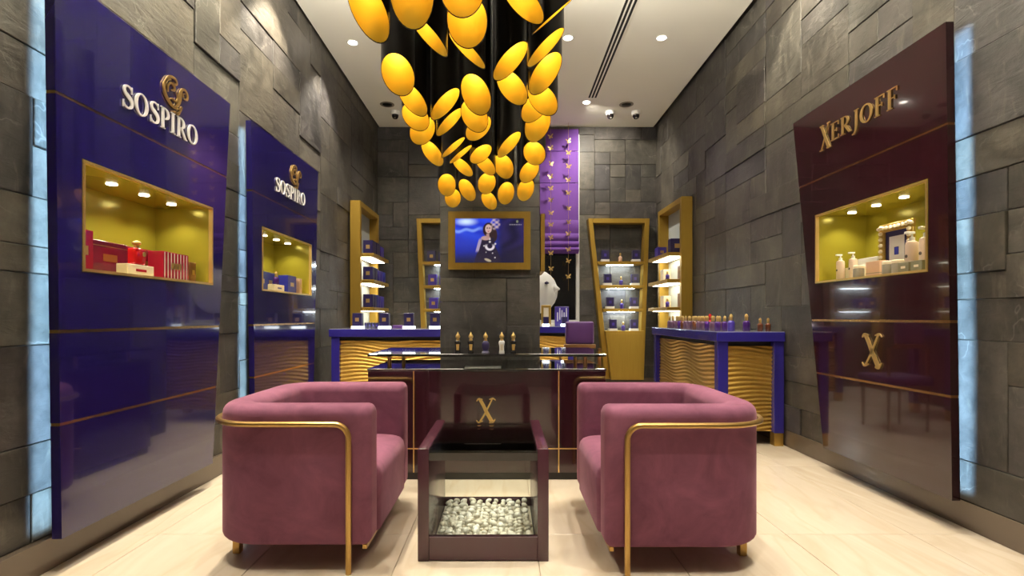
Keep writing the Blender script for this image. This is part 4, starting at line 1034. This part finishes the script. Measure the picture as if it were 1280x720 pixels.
# ================================================================== CEILING FITTINGS
def downlight(px, Y, lab, X=None, watts=DOWN_W, aim=None, size=82, blend=.75, col=WARM):
    x = X if X is not None else (px-CX)*Y/F
    r = thing('downlight', lab, 'ceiling light', (x, Y, ZC), 'recessed ceiling downlights')
    b = MB(); b.lathe([(.062, 0), (.066, -.004), (.062, -.008), (.048, -.004), (.046, 0)], (x, Y, ZC), 24, cap=False); b.build('trim_ring', M['white'], r, smooth=True)
    MB().lathe([(.046, 0), (.046, -.002)], (x, Y, ZC-.001), 24).build('lens', M['lamp'], r)
    spot('downlight_beam', (x, Y, ZC-.015), watts, size, blend, .045, col, r, aim)
    return r
downlight(441, 5.95, 'glowing downlight above the wall of the blue panels', watts=DOWN_W*1.8, size=90, blend=.45)
downlight(827, 5.85, 'glowing downlight above the plum panel wall side of the air slot')
downlight(710, 5.85, 'glowing downlight between the chandelier and the ceiling air slot')
downlight(733, 7.6, 'small glowing downlight near the purple blind', watts=DOWN_W*1.4, size=125, aim=(1.75, YB, 2.7))
for (x, y, k, sz) in ((.69, 2.9, 1, 66), (1.25, 3.4, 1, 60), (.69, 1.5, 1, 62), (1.25, 1.9, 1, 58), (-.7, .2, 1, 60), (.7, .1, 1, 60), (-1.0, 7.6, .6, 120), (-1.0, 5.9, .8, 80), (-1.0, 2.9, 1, 62), (-.8, 1.6, 1, 58)):
    downlight(0, y, 'glowing ceiling downlight of the front rows', x, watts=DOWN_W*k, size=sz)
for (x, y, k, xw) in ((-1.65, 4.65, 2.2, XL), (-1.65, 3.45, 1.9, XL), (-1.65, 2.2, .9, XL), (2.0, 4.4, 1.1, XR), (2.0, 3.2, 1.1, XR), (2.0, 2.0, .4, XR)):
    downlight(0, y, 'glowing ceiling downlight washing the slate wall', x, watts=DOWN_W*k, size=84, blend=.45, aim=(xw, y, 1.6), col=WASH)
sl = thing('air_diffuser', 'linear ceiling air slot with three black gaps', 'air vent', (1.21, 5.0, ZC))
MB().box(1.14, 1.28, 2.6, 7.47, ZC-.004, ZC-.0006).build('slot_flange', M['ceiling'], sl)
for k in range(3): MB().box(1.152+.043*k, 1.176+.043*k, 2.64, 7.44, ZC-.0055, ZC-.001).build('slot', M['dark'], sl)
for (px, lb) in ((484, 'round grey ceiling speaker near the dome camera by the blue panel wall'), (783, 'round grey ceiling speaker near the pair of dome cameras')):
    y = 7.68; x = (px-CX)*y/F
    r = thing('ceiling_speaker', lb, 'speaker', (x, y, ZC))
    MB().lathe([(.1, 0), (.1, -.006), (.075, -.01), (.07, -.004)], (x, y, ZC), 24).build('rim', M['greytin'], r, smooth=True)
    MB().lathe([(.068, 0), (.05, -.012), (.01, -.016)], (x, y, ZC-.004), 24).build('grille', M['black'], r, smooth=True)
for (px, lb) in ((494, 'dome camera on the ceiling above the back corner by the long counter'), (763, 'dome camera on the ceiling nearer the purple blind'), (795, 'dome camera on the ceiling nearer the back corner of the bottle counter')):
    y = 7.95; x = (px-CX)*y/F
    r = thing('dome_camera', lb, 'camera', (x, y, ZC), 'dome cameras on the ceiling')
    MB().lathe([(.065, 0), (.065, -.04), (.058, -.05)], (x, y, ZC), 20).build('housing', M['white'], r, smooth=True)
    MB().lathe([(.05, 0), (.047, -.03), (.032, -.052), (.004, -.06)], (x, y, ZC-.05), 20).build('dome', M['blackgloss'], r, smooth=True)
    MB().lathe([(.016, 0), (.016, -.006)], (x, y-.03, ZC-.1), 12).build('lens', M['greytin'], r, smooth=True)
